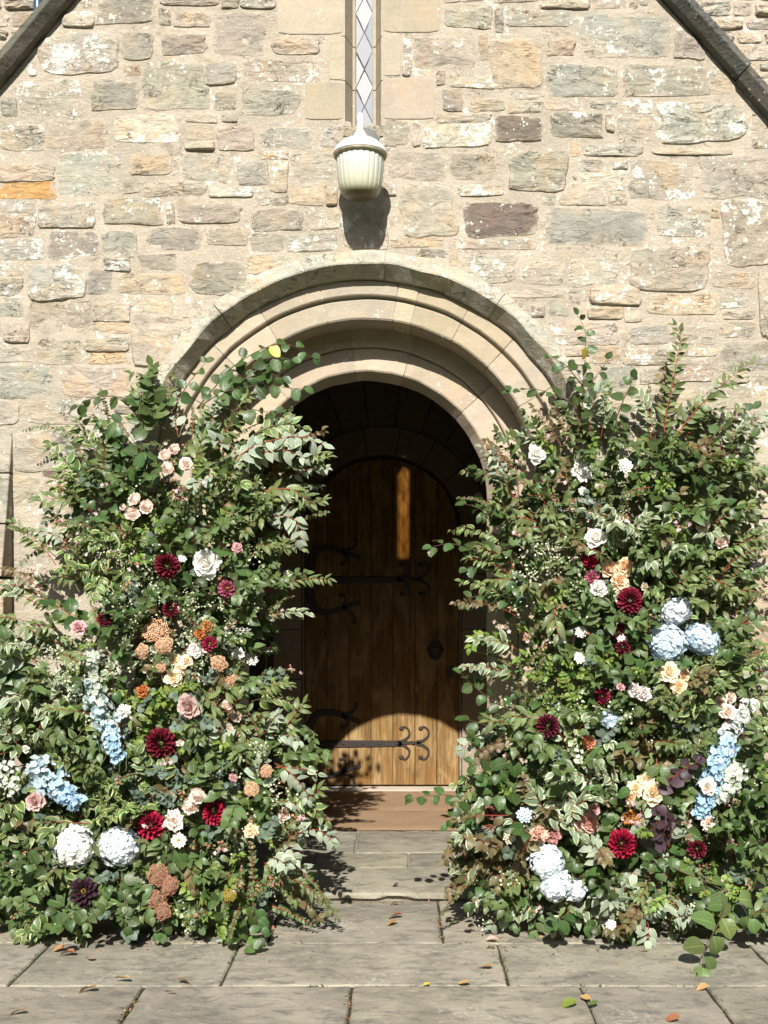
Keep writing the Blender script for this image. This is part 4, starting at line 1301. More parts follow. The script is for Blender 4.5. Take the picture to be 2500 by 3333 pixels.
def inside(poly, x, y):
    c = False; n = len(poly); j = n - 1
    for i in range(n):
        xi, yi = poly[i]; xj, yj = poly[j]
        if (yi > y) != (yj > y) and x < (xj - xi) * (y - yi) / (yj - yi) + xi: c = not c
        j = i
    return c
def edge_dist(poly, x, y):
    best = 1e9; n = len(poly)
    for i in range(n):
        x0, y0 = poly[i]; x1, y1 = poly[(i+1) % n]
        if min(y0, y1) > 2930: continue
        dx, dy = x1 - x0, y1 - y0
        t_ = max(0, min(1, ((x - x0) * dx + (y - y0) * dy) / (dx*dx + dy*dy)))
        best = min(best, math.hypot(x - x0 - t_*dx, y - y0 - t_*dy))
    return best
def front_Y(poly, px, py):
    h = max(0.0, min(1.0, (3040 - py) / 1750))
    D = 0.20 + 0.62 * (1 - h) ** 0.85
    e = min(1.0, edge_dist(poly, px, py) / 170.0) if inside(poly, px, py) else 0.0
    D *= 0.42 + 0.58 * math.sqrt(max(0, e * (2 - e)))
    D += noise.noise(Vector((px / 150.0, py / 150.0, 3.3))) * 0.10 + noise.noise(Vector((px / 60.0, py / 60.0, 7.3))) * 0.06
    Y = -D
    if py > 2000: Y = min(Y, (EYE_Z - 0.03) * FOC / (py - VY) - EYE_D)
    return Y

# which plant grows where (pixel seeds read from the photo)
SEEDS_L = [(380, 1330, 'mid'), (300, 1380, 'dark'), (500, 1300, 'mid'), (250, 1480, 'dark'), (200, 1560, 'vary'), (350, 1480, 'mid'), (470, 1540, 'dark'), (620, 1430, 'tiny'), (700, 1480, 'silver'), (820, 1420, 'silver'),
 (920, 1440, 'silver'), (640, 1560, 'tiny'), (780, 1580, 'vary'), (880, 1620, 'silver'), (900, 1720, 'olive'), (560, 1650, 'tiny'), (400, 1600, 'dark'), (330, 1700, 'tiny'), (500, 1740, 'lime'), (640, 1700, 'mid'), (760, 1700, 'olive'),
 (200, 1800, 'tiny'), (100, 1850, 'tiny'), (430, 1800, 'vary'), (300, 1850, 'tiny'), (620, 1920, 'dark'), (470, 1890, 'wax'), (440, 1960, 'wax'), (620, 2010, 'wax'), (850, 1850, 'tiny'), (180, 1950, 'olive'), (100, 2050, 'var'), (260, 2000, 'olive'), (400, 1980, 'dark'),
 (780, 2000, 'mid'), (720, 2140, 'tiny'), (830, 2100, 'lime'), (380, 2100, 'dark'), (220, 2190, 'wax'), (270, 2160, 'wax'), (300, 2230, 'wax'), (60, 2180, 'silver'), (60, 2300, 'mid'), (180, 2280, 'var'), (140, 2400, 'var'), (260, 2380, 'mid'), (240, 2500, 'vary'), (450, 2200, 'var'), (640, 2210, 'euc'),
 (800, 2230, 'tiny'), (500, 2300, 'lime'), (600, 2400, 'lime'), (430, 2430, 'lime'), (700, 2420, 'olive'), (790, 2400, 'olive'), (880, 2480, 'silver'), (960, 2450, 'olive'), (650, 2520, 'euc'), (760, 2560, 'mid'), (420, 2530, 'euc'), (330, 2620, 'vary'),
 (230, 2680, 'vary'), (60, 2540, 'vary'), (60, 2720, 'euc'), (150, 2640, 'euc'), (440, 2600, 'vary'), (550, 2600, 'euc'), (700, 2720, 'tiny'), (830, 2620, 'lime'), (930, 2700, 'euc'), (960, 2600, 'silver'), (850, 2780, 'tiny'), (600, 2800, 'mid'),
 (450, 2860, 'mid'), (330, 2860, 'dark'), (180, 2820, 'dark'), (60, 2850, 'mid'), (60, 2950, 'mid'), (200, 2930, 'vary'), (380, 2950, 'euc'), (640, 2930, 'lime'), (780, 2900, 'tiny'), (880, 2900, 'tiny'), (970, 2850, 'silver'), (560, 2970, 'dark'), (470, 2780, 'mid')]
SEEDS_R = [(1650, 1470, 'mid'), (1760, 1440, 'tiny'), (1850, 1340, 'lime'), (1950, 1300, 'mid'), (2050, 1330, 'dark'), (2150, 1400, 'mid'), (2260, 1330, 'olive'), (2350, 1330, 'dark'), (1980, 1480, 'mid'), (2100, 1560, 'mid'), (2240, 1480, 'dark'), (2350, 1450, 'olive'),
 (2400, 1520, 'olive'), (1680, 1580, 'tiny'), (1620, 1660, 'dark'), (1780, 1640, 'olive'), (1900, 1680, 'tiny'), (2020, 1650, 'tiny'), (2150, 1640, 'lime'), (2300, 1600, 'dark'), (2350, 1660, 'olive'), (1640, 1800, 'dark'), (1760, 1760, 'olive'), (1720, 1880, 'olive'),
 (2060, 1740, 'var'), (2180, 1740, 'var'), (2160, 1840, 'mid'), (2300, 1800, 'mid'), (2320, 1900, 'olive'), (1640, 1950, 'dark'), (1770, 1900, 'wax'), (1830, 1930, 'wax'), (1880, 1980, 'mid'), (2050, 2000, 'mid'), (2160, 1900, 'vary'), (1620, 2080, 'tiny'), (1760, 2100, 'tiny'), (1850, 2180, 'lime'),
 (1920, 2230, 'lime'), (1960, 2150, 'lime'), (2080, 2120, 'dark'), (2380, 2120, 'mid'), (2420, 2200, 'olive'), (1640, 2200, 'tiny'), (1740, 2260, 'tiny'), (2120, 2280, 'mid'), (2000, 2320, 'mid'), (2260, 2330, 'vary'), (1860, 2330, 'lime'), (1680, 2360, 'dark'), (1640, 2470, 'dark'),
 (1780, 2470, 'mid'), (1900, 2520, 'var'), (2050, 2420, 'bronze'), (2160, 2400, 'olive'), (2260, 2450, 'mid'), (2420, 2420, 'euc'), (2480, 2560, 'dark'), (1860, 2580, 'var'), (1700, 2600, 'dark'), (1600, 2620, 'dark'), (1980, 2600, 'mid'), (2180, 2560, 'mid'), (2420, 2680, 'mid'),
 (2480, 2740, 'mid'), (1560, 2720, 'dark'), (1640, 2780, 'bronze'), (1980, 2640, 'tiny'), (2240, 2680, 'tiny'), (2340, 2780, 'dark'), (2420, 2840, 'tiny'), (1560, 2860, 'var'), (1680, 2880, 'mid'), (1920, 2820, 'dark'), (2080, 2840, 'silver'), (2200, 2840, 'tiny'),
 (2000, 2900, 'silver'), (2120, 2940, 'silver'), (2280, 2900, 'lime'), (2380, 2930, 'lime'), (2480, 2900, 'euc'), (1820, 2960, 'var'), (1700, 2950, 'tiny'), (2220, 2980, 'tiny'), (2480, 2980, 'mid')]

BL_POS = []   # (px, py, r, Y) of blooms, so that leaves keep clear of them
def clear_of_blooms(p):
    d = EYE_D + p.y
    px, py = VX + p.x * FOC / d, VY - (p.z - EYE_Z) * FOC / d
    for bx, by, br, bY in BL_POS:
        if p.y < bY + 0.05 and (px - bx) ** 2 + (py - by) ** 2 < (br * 0.94) ** 2: return False
    return True

def arrangement(poly, seeds, root, seed, nsprig, cx_mid):
    rg = random.Random(seed)
    F = {}
    stems = {k_: MB() for k_ in SM}
    xs = [p[0] for p in poly]; ys = [p[1] for p in poly]
    count = 0; tries = 0
    while count < nsprig and tries < nsprig * 6:
        tries += 1
        px, py = rg.uniform(min(xs), max(xs)), rg.uniform(min(ys), max(ys))
        if not inside(poly, px, py): continue
        if px < -70 or px > 2570: continue
        layer = rg.random()
        e = edge_dist(poly, px, py)
        if e < 60 and rg.random() < 0.6: continue
        if px < 290 and 1700 < py < 2110 and rg.random() < 0.86: continue
        if py < 1500 and rg.random() < 0.35: continue
        if 1590 < px < 1690 and 2020 < py < 2560 and rg.random() < 0.6: continue
        jx, jy = px + rg.gauss(0, 45), py + rg.gauss(0, 45)
        sp = min(seeds, key=lambda s_: (s_[0] - jx) ** 2 + (s_[1] - jy) ** 2)[2]
        if rg.random() < 0.26: sp = rg.choice(['dark', 'mid', 'tiny', 'tiny', 'olive', 'lime', 'bronze', 'wax', 'euc'])
        Yf = front_Y(poly, px, py)
        deep = layer < 0.45
        Y = Yf + (rg.uniform(0.10, 0.34) if deep else rg.uniform(0.02, 0.13))
        if deep and sp in ('silver', 'var'): sp = rg.choice(['dark', 'mid'])
        Y = min(Y, -0.05)
        p = P(px, py, Y)
        if p.z < 0.03: continue
        ed = 1 - min(1, e / 160)
        d = Vector((0.7 * (px - cx_mid) / 500 * (0.4 + ed) + rg.gauss(0, .45), -0.55 + rg.gauss(0, .3), 0.35 + rg.gauss(0, .5)))
        if py > 2800: d.z -= 0.45
        if d.y > -0.1 and not deep: d.y = -0.15
        length = rg.uniform(0.10, 0.24) * (0.75 if sp in ('tiny', 'lime', 'euc') else 1)
        path = stem_path(p, d, length, rg, 0.3)
        if path[-1].z < 0.02: continue
        if any(q.y > -0.012 for q in path): continue
        stems[SPEC[sp][5]].tube(path, [0.0022, .002, .0018, .0015, .0012, .0008], 4, cap=False)
        fo = F.setdefault(sp, Foliage())
        sc_ = rg.uniform(0.75, 1.15)
        lv_ = sprig_leaves(path, sp, rg, sc_)
        if sp == 'wax':
            lv_ = []
            for _ in range(rg.randint(18, 34)):
                c_ = rg.choice(path[2:]) + Vector((rg.gauss(0, .022), rg.gauss(-.008, .014), rg.gauss(.004, .022)))
                lv_.append((frame_from(Vector((rg.gauss(0, 1), rg.gauss(0, .5), rg.gauss(0, 1))), FACE + Vector((rg.gauss(0, .4), rg.gauss(0, .4), rg.gauss(0, .4)))), c_, rg.uniform(.006, .012)))
        for (m3, q, L) in lv_:
            if q.y > -0.01 or q.z < 0.02 or not clear_of_blooms(q + Vector(m3.col[1]) * L * 0.5): continue
            fo.leaf(rg.choice(tpl(SPEC[sp][0], 5 if SPEC[sp][1] > .03 else 4)), m4(m3, q), L)
        if sp == 'tiny' and rg.random() < 0.55 and not deep:
            fc = F.setdefault('copper', Foliage())
            q0 = path[-1]
            for _ in range(rg.randint(5, 12)):
                dd = Vector((rg.gauss(0, 1), rg.gauss(-.5, .8), rg.gauss(.1, .8))).normalized()
                fc.leaf(rg.choice(tpl('petal', 3)), m4(frame_from(dd, FACE), q0 + dd * rg.uniform(0, .018)), rg.uniform(.010, .017))
            if rg.random() < 0.6:
                fp = F.setdefault('floret', Foliage())
                for _ in range(rg.randint(1, 4)):
                    c = q0 + Vector((rg.gauss(0, .02), rg.gauss(-.012, .01), rg.gauss(-.005, .018)))
                    ax = Vector((rg.gauss(0, .5), -1, rg.gauss(-.2, .4))).normalized()
                    for a in range(5):
                        an = 2 * math.pi * a / 5
                        o1 = ax.orthogonal().normalized(); o2 = ax.cross(o1)
                        dd = o1 * math.cos(an) + o2 * math.sin(an) + ax * 0.5
                        fp.leaf(rg.choice(tpl('petal', 3)), m4(frame_from(dd, ax), c), 0.011)
        count += 1
    # wispy shoots that break the outline
    for _ in range(90):
        i = rg.randrange(len(poly)); (x0, y0), (x1, y1) = poly[i], poly[(i + 1) % len(poly)]
        u = rg.random(); px, py = x0 + (x1 - x0) * u, y0 + (y1 - y0) * u
        if px < -60 or px > 2560 or py > 2900 or (px < 330 and py < 1700 and rg.random() < .6): continue
        ox, oy = px - cx_mid, py - 2300
        qx, qy = px - ox * 0.12, py - oy * 0.05
        Y = min(front_Y(poly, qx, qy) + 0.05, -0.10)
        p = P(qx, qy, Y)
        L_ = math.hypot(ox, oy * .6) or 1
        d = Vector((ox / L_ + rg.gauss(0, .25), rg.uniform(-.35, -.05), -oy / L_ * .6 + rg.uniform(-.1, .5)))
        sp = rg.choice(['olive', 'tiny', 'tiny', 'var', 'mid', 'silver', 'olive', 'bronze', 'vary'])
        path = stem_path(p, d, rg.uniform(.16, .32), rg, 0.45, 7)
        if any(q.y > -0.02 or q.z < .05 for q in path): continue
        stems[SPEC[sp][5]].tube(path, [0.0024, .0022, .002, .0018, .0016, .0013, .001, .0008], 4, cap=False)
        fo = F.setdefault(sp, Foliage())
        for (m3, q, L) in sprig_leaves(path, sp, rg, rg.uniform(.6, .95), 0.25): fo.leaf(rg.choice(tpl(SPEC[sp][0], 6)), m4(m3, q), L)
    names = {'dark': 'glossy_foliage', 'mid': 'green_foliage', 'lime': 'yellow_green_foliage', 'var': 'cream_edged_foliage', 'vary': 'yellow_edged_foliage', 'silver': 'silver_foliage', 'euc': 'eucalyptus_foliage',
             'olive': 'olive_foliage', 'plum': 'plum_foliage', 'bronze': 'bronze_foliage', 'wax': 'waxflower_sprigs', 'tiny': 'fine_foliage', 'copper': 'copper_bracts', 'floret': 'tiny_blossoms', 'big': 'broad_foliage'}
    for sp, fo in F.items():
        fo.build(names[sp], LM[sp] if sp != 'floret' else M['petal_pink'], root)
    for k_, mb in stems.items():
        if mb.v: o = mb.build('stems', SM[k_], root); o['kind'] = 'stuff'

# ------------------------------------------------------------------ petals
def petal_material(name, rough=0.55, trans=0.38, deep=0.0):
    t = NT(name)
    geo = t.n('ShaderNodeNewGeometry'); oi = t.n('ShaderNodeObjectInfo')
    uv = t.n('ShaderNodeUVMap'); uv.uv_map = 'UVMap'
    s = t.n('ShaderNodeSeparateXYZ'); t.l(uv.outputs[0], s.inputs[0])
    rnd_ = t.math('FRACT', t.math('ADD', geo.outputs['Random Per Island'], t.math('MULTIPLY', oi.outputs['Random'], 5.17)))
    col = oi.outputs['Color']
    warm = t.mix(1.0, col, (1.02, 0.70, 0.42), 'MULTIPLY') if not deep else t.mix(1.0, col, (0.30, 0.35, 0.5), 'MULTIPLY')
    g = t.math('MULTIPLY', t.ramp(s.outputs[1], 0.75, 0.0), oi.outputs['Alpha'])
    c = t.mix(g, col, warm)
    n1 = t.noise(geo.outputs['Position'], 150, 3, 0.6)
    gv = t.math('ADD', t.math('ADD', t.math('MULTIPLY', rnd_, 0.28), t.math('MULTIPLY', n1, 0.20)), 0.86)
    gc = t.n('ShaderNodeCombineColor')
    for i in range(3): t.l(gv, gc.inputs[i])
    c = t.mix(1.0, c, gc.outputs[0], 'MULTIPLY')
    t.base(c); t.set(rough, 0.25)
    fine = t.noise(scaled(t, uv.outputs[0], (14.0, 1.5, 1.0)), 1.0, 3, 0.6)
    t.l(t.bump(fine, 0.3, 0.002), t.p.inputs['Normal'])
    tr = t.n('ShaderNodeBsdfTranslucent'); t.l(c, tr.inputs[0])
    mx = t.n('ShaderNodeMixShader'); mx.inputs[0].default_value = trans
    t.l(t.p.outputs[0], mx.inputs[1]); t.l(tr.outputs[0], mx.inputs[2]); t.l(mx.outputs[0], t.out.inputs[0])
    return t.m
M['petal'] = petal_material('soft_petal')
M['petal_dark'] = petal_material('velvet_petal', 0.45, 0.12, deep=1)
t = NT('pink_blossom'); t.base((0.56, 0.40, 0.40)); t.set(0.6, 0.2); M['petal_pink'] = t.m
M['stamen'] = plain_material('yellow_stamen', (0.55, 0.36, 0.05), 0.7, 0.2, var=0.4, scale=200)
M['brownbead'] = petal_material('seed_head', 0.8, 0.1)

def petal(az, phi0, dphi, rb, z0, w, L, cup, n=4, m=2, ruffle=0.0, tip=0.35, vs=(0, 1), sd=0):
    """one curved petal of a bloom whose axis is +Z"""
    ca, sa = math.cos(az), math.sin(az)
    rad = np.array((ca, sa, 0.0)); ax = np.array((0, 0, 1.0)); tan = np.array((-sa, ca, 0))
    pos = rad * rb + ax * z0
    V, U, F = [], [], []
    for j in range(n + 1):
        v = j / n
        phi = R(phi0 + dphi * v)
        if j: pos = pos + (rad * math.sin(phi) + ax * math.cos(phi)) * (L / n)
        wp = (math.sin(math.pi * (0.16 + (0.84 - tip * 0.30) * v)) ** 0.7) * w
        nn = rad * math.cos(phi) - ax * math.sin(phi)
        for i in range(-m, m + 1):
            u = i / m
            q = pos + tan * (wp * u) - nn * (cup * wp * u * u)
            if ruffle: q = q + nn * ruffle * v * v * math.sin(u * 5 + sd * 2.1) * w + (rad * math.sin(phi) + ax * math.cos(phi)) * ruffle * 0.3 * math.sin(u * 7 + sd) * v * w
            q = q + (rad * math.sin(phi) + ax * math.cos(phi)) * (-0.28 * w * u * u * (v > 0.99))
            V.append(q); U.append((u, vs[0] + (vs[1] - vs[0]) * v))
    k_ = 2 * m + 1
    for j in range(n):
        for i in range(k_ - 1):
            a = j * k_ + i
            F.append((a, a + 1, a + k_ + 1, a + k_))
    return V, U, F
class PM:
    def __init__(self): self.V, self.U, self.F = [], [], []
    def add(self, V, U, F):
        n = len(self.V); self.V += [tuple(v) for v in V]; self.U += U; self.F += [tuple(i + n for i in f) for f in F]
    def mesh(self, name, mat):
        return mesh_from(name, self.V, self.F, mat, uvs=self.U, smooth=True)

GA_ = 2.39996
def rose_meshes(seed, n=26, openness=1.0):
    """inner and outer petals of a garden rose of radius 1"""
    rg = random.Random(seed)
    a_, b_ = PM(), PM(); outer = []
    for i in range(n):
        f = i / (n - 1)
        az = i * GA_ + rg.uniform(-.15, .15)
        V = petal(az, 4 + 62 * f ** 1.1 * openness + rg.uniform(-5, 5), -38 + 74 * f, 0.03 + 0.16 * f, 0.02 - 0.22 * f, 0.20 + 0.30 * f, 0.40 + 0.46 * f, 0.9 - 0.5 * f,
                  ruffle=0.05 + 0.10 * f, vs=(0.0 + .5 * f, 0.35 + 0.65 * f), sd=i)
        (a_ if f < 0.5 else b_).add(*V)
    return a_.mesh('inner_petals', M['petal']), b_.mesh('outer_petals', M['petal'])
def rosette_meshes(seed, n=64):
    """full, flat old rose with many small quartered petals"""
    rg = random.Random(seed); a_, b_ = PM(), PM()
    for i in range(n):
        f = i / (n - 1); r = 0.06 + 0.62 * math.sqrt(f)
        V = petal(i * GA_ + rg.uniform(-.3, .3), -12 + 28 * f + rg.uniform(-12, 12), -25, r * .86, -0.10 + 0.10 * (1 - f), 0.13 + .08 * f, 0.34, 0.7, n=3, ruffle=0.15, vs=(0, .35 + .5 * f), sd=i)
        a_.add(*V)
    for i in range(11):
        b_.add(*petal(i * 2 * math.pi / 11 + rg.uniform(-.1, .1), 62 + rg.uniform(-8, 14) + 14 * (i % 2), -30, 0.36, -0.26, 0.36, 0.64, 0.35, ruffle=.08, vs=(.4, 1), sd=i))
    return a_.mesh('inner_petals', M['petal']), b_.mesh('outer_petals', M['petal'])
def ruffled_meshes(seed, n=30):
    rg = random.Random(seed); a_, b_ = PM(), PM()
    for i in range(n):
        f = i / (n - 1)
        V = petal(i * GA_ + rg.uniform(-.3, .3), 5 + 74 * f + rg.uniform(-16, 16), 10, 0.05 + .1 * f, 0, 0.24 + .14 * f, 0.50 + .45 * f, 0.1, n=4, m=3, ruffle=0.42, tip=0.0, vs=(.3 * f, .5 + .5 * f), sd=i)
        (a_ if f < .5 else b_).add(*V)
    return a_.mesh('inner_petals', M['petal']), b_.mesh('outer_petals', M['petal'])
def open_meshes(seed):
    rg = random.Random(seed); a_, b_ = PM(), PM()
    for i in range(14):
        b_.add(*petal(i * GA_, 64 + 14 * (i % 2) + rg.uniform(-6, 6), 6, 0.08, 0.02 * (i % 2), 0.30, 0.92, 0.2, ruffle=.12, tip=.1, vs=(.1, 1), sd=i))
    m_ = MB()
    for i in range(26):
        a = i * GA_; r = 0.05 + .17 * math.sqrt(i / 26)
        m_.tube([(r * math.cos(a), r * math.sin(a), 0), (r * 1.25 * math.cos(a), r * 1.25 * math.sin(a), .17)], [.012, .035], 4)
    return mesh_from('stamens', m_.v, m_.f, M['stamen']), b_.mesh('petals', M['petal'])
def dahlia_petals(n, seed, wid=0.125, spread=122):
    """list of petals of a ball dahlia"""
    rg = random.Random(seed); out = []
    for i in range(n):
        f = (i + .5) / n
        th = R(spread * f ** 0.75)
        out.append(petal(i * GA_ + rg.uniform(-.12, .12), math.degrees(th) * 0.95 + rg.uniform(-8, 8), -14 + 26 * f, 0.42 * math.sin(th), 0.42 * math.cos(th) - .1, wid * (0.75 + .65 * f), 0.26 + 0.32 * f ** .5, 0.85,
                         n=3, m=2, tip=0.75, vs=(0, 1), sd=i))
    return out
_cache = {}
def cached(key, fn):
    if key not in _cache: _cache[key] = fn()
    return _cache[key]
def split_meshes(petals, name, mat):
    out = []
    for V, U, F in petals:
        p = PM(); p.add(V, U, F); out.append(p.mesh(name, mat))
    return out
def floret_mesh(n, w, L, phi, seed, name='floret', mat=None):
    p = PM(); rg = random.Random(seed)
    for i in range(n):
        p.add(*petal(2 * math.pi * i / n + rg.uniform(-.1, .1), phi + rg.uniform(-10, 10), 12, 0.03, 0, w, L, 0.15, n=2, m=1, tip=0.1, vs=(.3, 1), sd=i))
    return p.mesh(name, mat or M['petal'])

def aim(px, py, Y, r_px, tilt=(0, 0), seed=0):
    """root matrix of a bloom: placed, sized and facing out of the arrangement"""
    p = P(px, py, Y)
    r = r_px * (EYE_D + Y) / FOC
    rg = random.Random(seed)
    d = Vector((tilt[0] + rg.uniform(-.5, .5), -1.0, 0.30 + tilt[1] + rg.uniform(-.35, .35))).normalized()
    q = d.to_track_quat('Z', 'Y')
    return Matrix.Translation(p) @ q.to_matrix().to_4x4() @ Matrix.Rotation(rg.uniform(0, 6.28), 4, 'Z') @ Matrix.Scale(r, 4)

def calyx_mesh():
    m_ = MB()
    m_.tube([(0, 0, -0.12), (0, 0, -0.6), (0.05, 0, -1.6), (0.0, 0.1, -2.6)], [0.12, .06, .05, .05], 6)
    return mesh_from('stem', m_.v, m_.f, SM['green'])

def bloom(kind, px, py, r, color, label, cat, group=None, alpha=0.5, tilt=(0, 0), poly=None, dY=0.0, name=None, squash=None):
    seed = int(px * 7 + py * 3)
    poly = POLY_L if px < 1250 else POLY_R
    Y = front_Y(poly, px, py) - 0.025 + dY
    if py > 2000: Y = min(Y, (EYE_Z - 0.03) * FOC / (py + r * .4 - VY) - EYE_D)
    BL_POS.append((px, py, r, Y))
    nm = name or {'rose': 'rose', 'rosette': 'rose', 'dahlia': 'dahlia', 'hydrangea': 'hydrangea', 'ruffled': 'carnation', 'open': 'anemone', 'small_dahlia': 'dahlia', 'scabiosa': 'scabiosa', 'bead': 'sedum_head', 'umbel': 'umbel_flower', 'bud': 'rose_bud'}[kind]
    root = tag(empty(nm), label, cat, group)
    mw = aim(px, py, Y, r, tilt, seed)
    rs_ = random.Random(seed + 5)
    if kind in ('hydrangea', 'bead', 'dahlia', 'rose', 'ruffled'): mw = mw @ Matrix.Diagonal((rs_.uniform(.86, 1.08), rs_.uniform(.86, 1.08), rs_.uniform(.8, 1.0), 1))
    if squash: mw = mw @ Matrix.Diagonal((squash[0], squash[1], 1, 1))
    root.matrix_world = mw
    col = (*color, alpha)
    obj('stem', cached('calyx', calyx_mesh), root)
    v = seed % 3
    if kind in ('rose', 'rosette', 'ruffled', 'bud'):
        fn = {'rose': lambda: rose_meshes(v + 1), 'rosette': lambda: rosette_meshes(v + 1), 'ruffled': lambda: ruffled_meshes(v + 1), 'bud': lambda: rose_meshes(v + 9, 14, 0.35)}[kind]
        a_, b_ = cached((kind, v), fn)
        obj('inner_petals', a_, root, col); obj('outer_petals', b_, root, col)
    elif kind == 'open':
        a_, b_ = cached((kind, v), lambda: open_meshes(v))
        obj('stamens', a_, root); obj('petals', b_, root, col)
    elif kind == 'dahlia':
        if r > 41:
            for me in cached(('dp', v), lambda: split_meshes(dahlia_petals(74, v), 'petal', M['petal_dark'])): obj('petal', me, root, col)
        else:
            def mk():
                p = PM()
                for q in dahlia_petals(60, v + 4): p.add(*q)
                return p.mesh('petals', M['petal_dark'])
            obj('petals', cached(('dj', v), mk), root, col)
    elif kind == 'small_dahlia':
        def mk():
            p = PM()
            for q in dahlia_petals(34, v + 14, 0.17, 96): p.add(*q)
            return p.mesh('petals', M['petal'])
        obj('petals', cached(('sd', v), mk), root, col)
        def ctr():
            m_ = MB(); m_.lathe([(0, .22), (.10, .19), (.17, .08), (.18, 0)], 10); return mesh_from('centre', m_.v, m_.f, M['stamen'], smooth=True)
        obj('centre', cached('ctr', ctr), root)
    elif kind == 'hydrangea':
        fl = [cached(('hf', q), lambda q=q: floret_mesh(4, 0.62, 0.86, 74, q)) for q in range(3)]
        rg = random.Random(seed)
        N = max(50, min(150, int(0.030 * r * r)))
        for i in range(N):
            zz = 1 - 1.35 * (i + .5) / N
            rr = math.sqrt(max(0, 1 - zz * zz)); a = i * GA_
            nrm = Vector((rr * math.cos(a), rr * math.sin(a), zz))
            rad = 0.86 + rg.uniform(-.07, .10) + 0.12 * noise.noise(nrm * 2.2 + Vector((seed % 17, 0, 0)))
            q = nrm.to_track_quat('Z', 'Y').to_matrix().to_4x4()
            nj = Vector((rg.gauss(0, .22), rg.gauss(0, .22), 0))
            m_ = Matrix.Translation(nrm * rad) @ q @ Matrix.Rotation(rg.uniform(0, 6.28), 4, 'Z') @ Matrix.Rotation(rg.gauss(0, .38), 4, 'X') @ Matrix.Scale(rg.uniform(.8, 1.2) * 12.0 / r, 4)
            kk = rg.uniform(0.9, 1.06)
            wt = rg.random() ** 2 * 0.5
            obj('floret', fl[i % 3], root, tuple(c_ * kk * (1 - wt) + 0.74 * wt for c_ in color) + (0.0,), m_)
        def core():
            m_ = MB(); m_.lathe([(0, .84), (.4, .74), (.70, .44), (.80, 0), (.6, -.4), (0, -.5)], 14)
            return mesh_from('flower_core', m_.v, m_.f, M['petal'], smooth=True)
        obj('flower_core', cached('hcore', core), root, tuple(c_ * .8 for c_ in color) + (0,))
    elif kind == 'scabiosa':
        def mk():
            p = PM(); rg = random.Random(v)
            for i in range(34):
                f = i / 33
                c_ = Vector((math.cos(i * GA_), math.sin(i * GA_), 0)) * 0.78 * math.sqrt(f)
                for q in range(4):
                    V, U, F = petal(q * 1.57 + i, 60, 0, 0.0, 0, 0.10, 0.20, 0.1, n=2, m=1, tip=0, vs=(.4, 1), sd=i)
                    p.add([(x[0] + c_.x, x[1] + c_.y, x[2] + 0.28 * (1 - f) + rg.uniform(-.04, .04)) for x in V], U, F)
            return p.mesh('petals', M['petal'])
        obj('petals', cached(('sc', v), mk), root, col)
        def dk():
            m_ = MB(); m_.lathe([(0, .20), (.5, .10), (.72, -.06), (0, -.12)], 12); return mesh_from('flower_core', m_.v, m_.f, LM['mid'], smooth=True)
        obj('flower_core', cached('dk', dk), root)
    elif kind == 'bead':
        def mk():
            p = PM(); rg = random.Random(v)
            for i in range(300):
                f = (i + .5) / 300
                zz = 1 - 1.15 * f; rr = math.sqrt(1 - zz * zz); a = i * GA_
                lump = 0.82 + 0.27 * noise.noise(Vector((rr * math.cos(a) * 2.6, rr * math.sin(a) * 2.6, zz * 2.4 + v * 5)))
                c_ = Vector((rr * math.cos(a), rr * math.sin(a), zz * .75)) * lump
                s_ = rg.uniform(.05, .095); q_ = rg.random() * .8
                V = [c_ + Vector(d_) * s_ for d_ in ((1, 0, 0), (-1, 0, 0), (0, 1, 0), (0, -1, 0), (0, 0, 1), (0, 0, -1))]
                p.add([tuple(x) for x in V], [(0, .1 + q_)] * 6, [(0, 2, 4), (2, 1, 4), (1, 3, 4), (3, 0, 4), (2, 0, 5), (1, 2, 5), (3, 1, 5), (0, 3, 5)])
            return p.mesh('flower_clusters', M['brownbead'])
        o = obj('flower_clusters', cached(('bd', v), mk), root, col); o['kind'] = 'stuff'
        obj('flower_core', cached('hcore2', lambda: (lambda m_: (m_.lathe([(0, .46), (.36, .38), (.55, .2), (.58, 0), (.3, -.3)], 12), mesh_from('flower_core', m_.v, m_.f, LM['bronze'], smooth=True))[1])(MB())), root)
    elif kind == 'umbel':
        def mk():
            p = PM(); rg = random.Random(v)
            for i in range(16):
                c_ = Vector((math.cos(i * GA_), math.sin(i * GA_), 0)) * 0.82 * math.sqrt(i / 15)
                for q in range(9):
                    cc = c_ + Vector((rg.gauss(0, .07), rg.gauss(0, .07), rg.uniform(-.02, .04)))
                    for w_ in range(4):
                        V, U, F = petal(w_ * 1.57 + i, 78, 0, 0, 0, 0.035, 0.075, 0.0, n=1, m=1, tip=0, vs=(.5, 1), sd=i)
                        p.add([(x[0] + cc.x, x[1] + cc.y, x[2] + cc.z) for x in V], U, F)
            return p.mesh('flower_clusters', M['petal'])
        o = obj('flower_clusters', cached(('um', v), mk), root, col); o['kind'] = 'stuff'
        def ray():
            m_ = MB()
            for i in range(16):
                c_ = Vector((math.cos(i * GA_), math.sin(i * GA_), 0)) * 0.82 * math.sqrt(i / 15)
                m_.tube([(0, 0, -.7), (c_.x * .6, c_.y * .6, -.25), (c_.x, c_.y, -.02)], .015, 3, cap=False)
            return mesh_from('rays', m_.v, m_.f, SM['green'])
        obj('rays', cached('ray', ray), root)
    return root

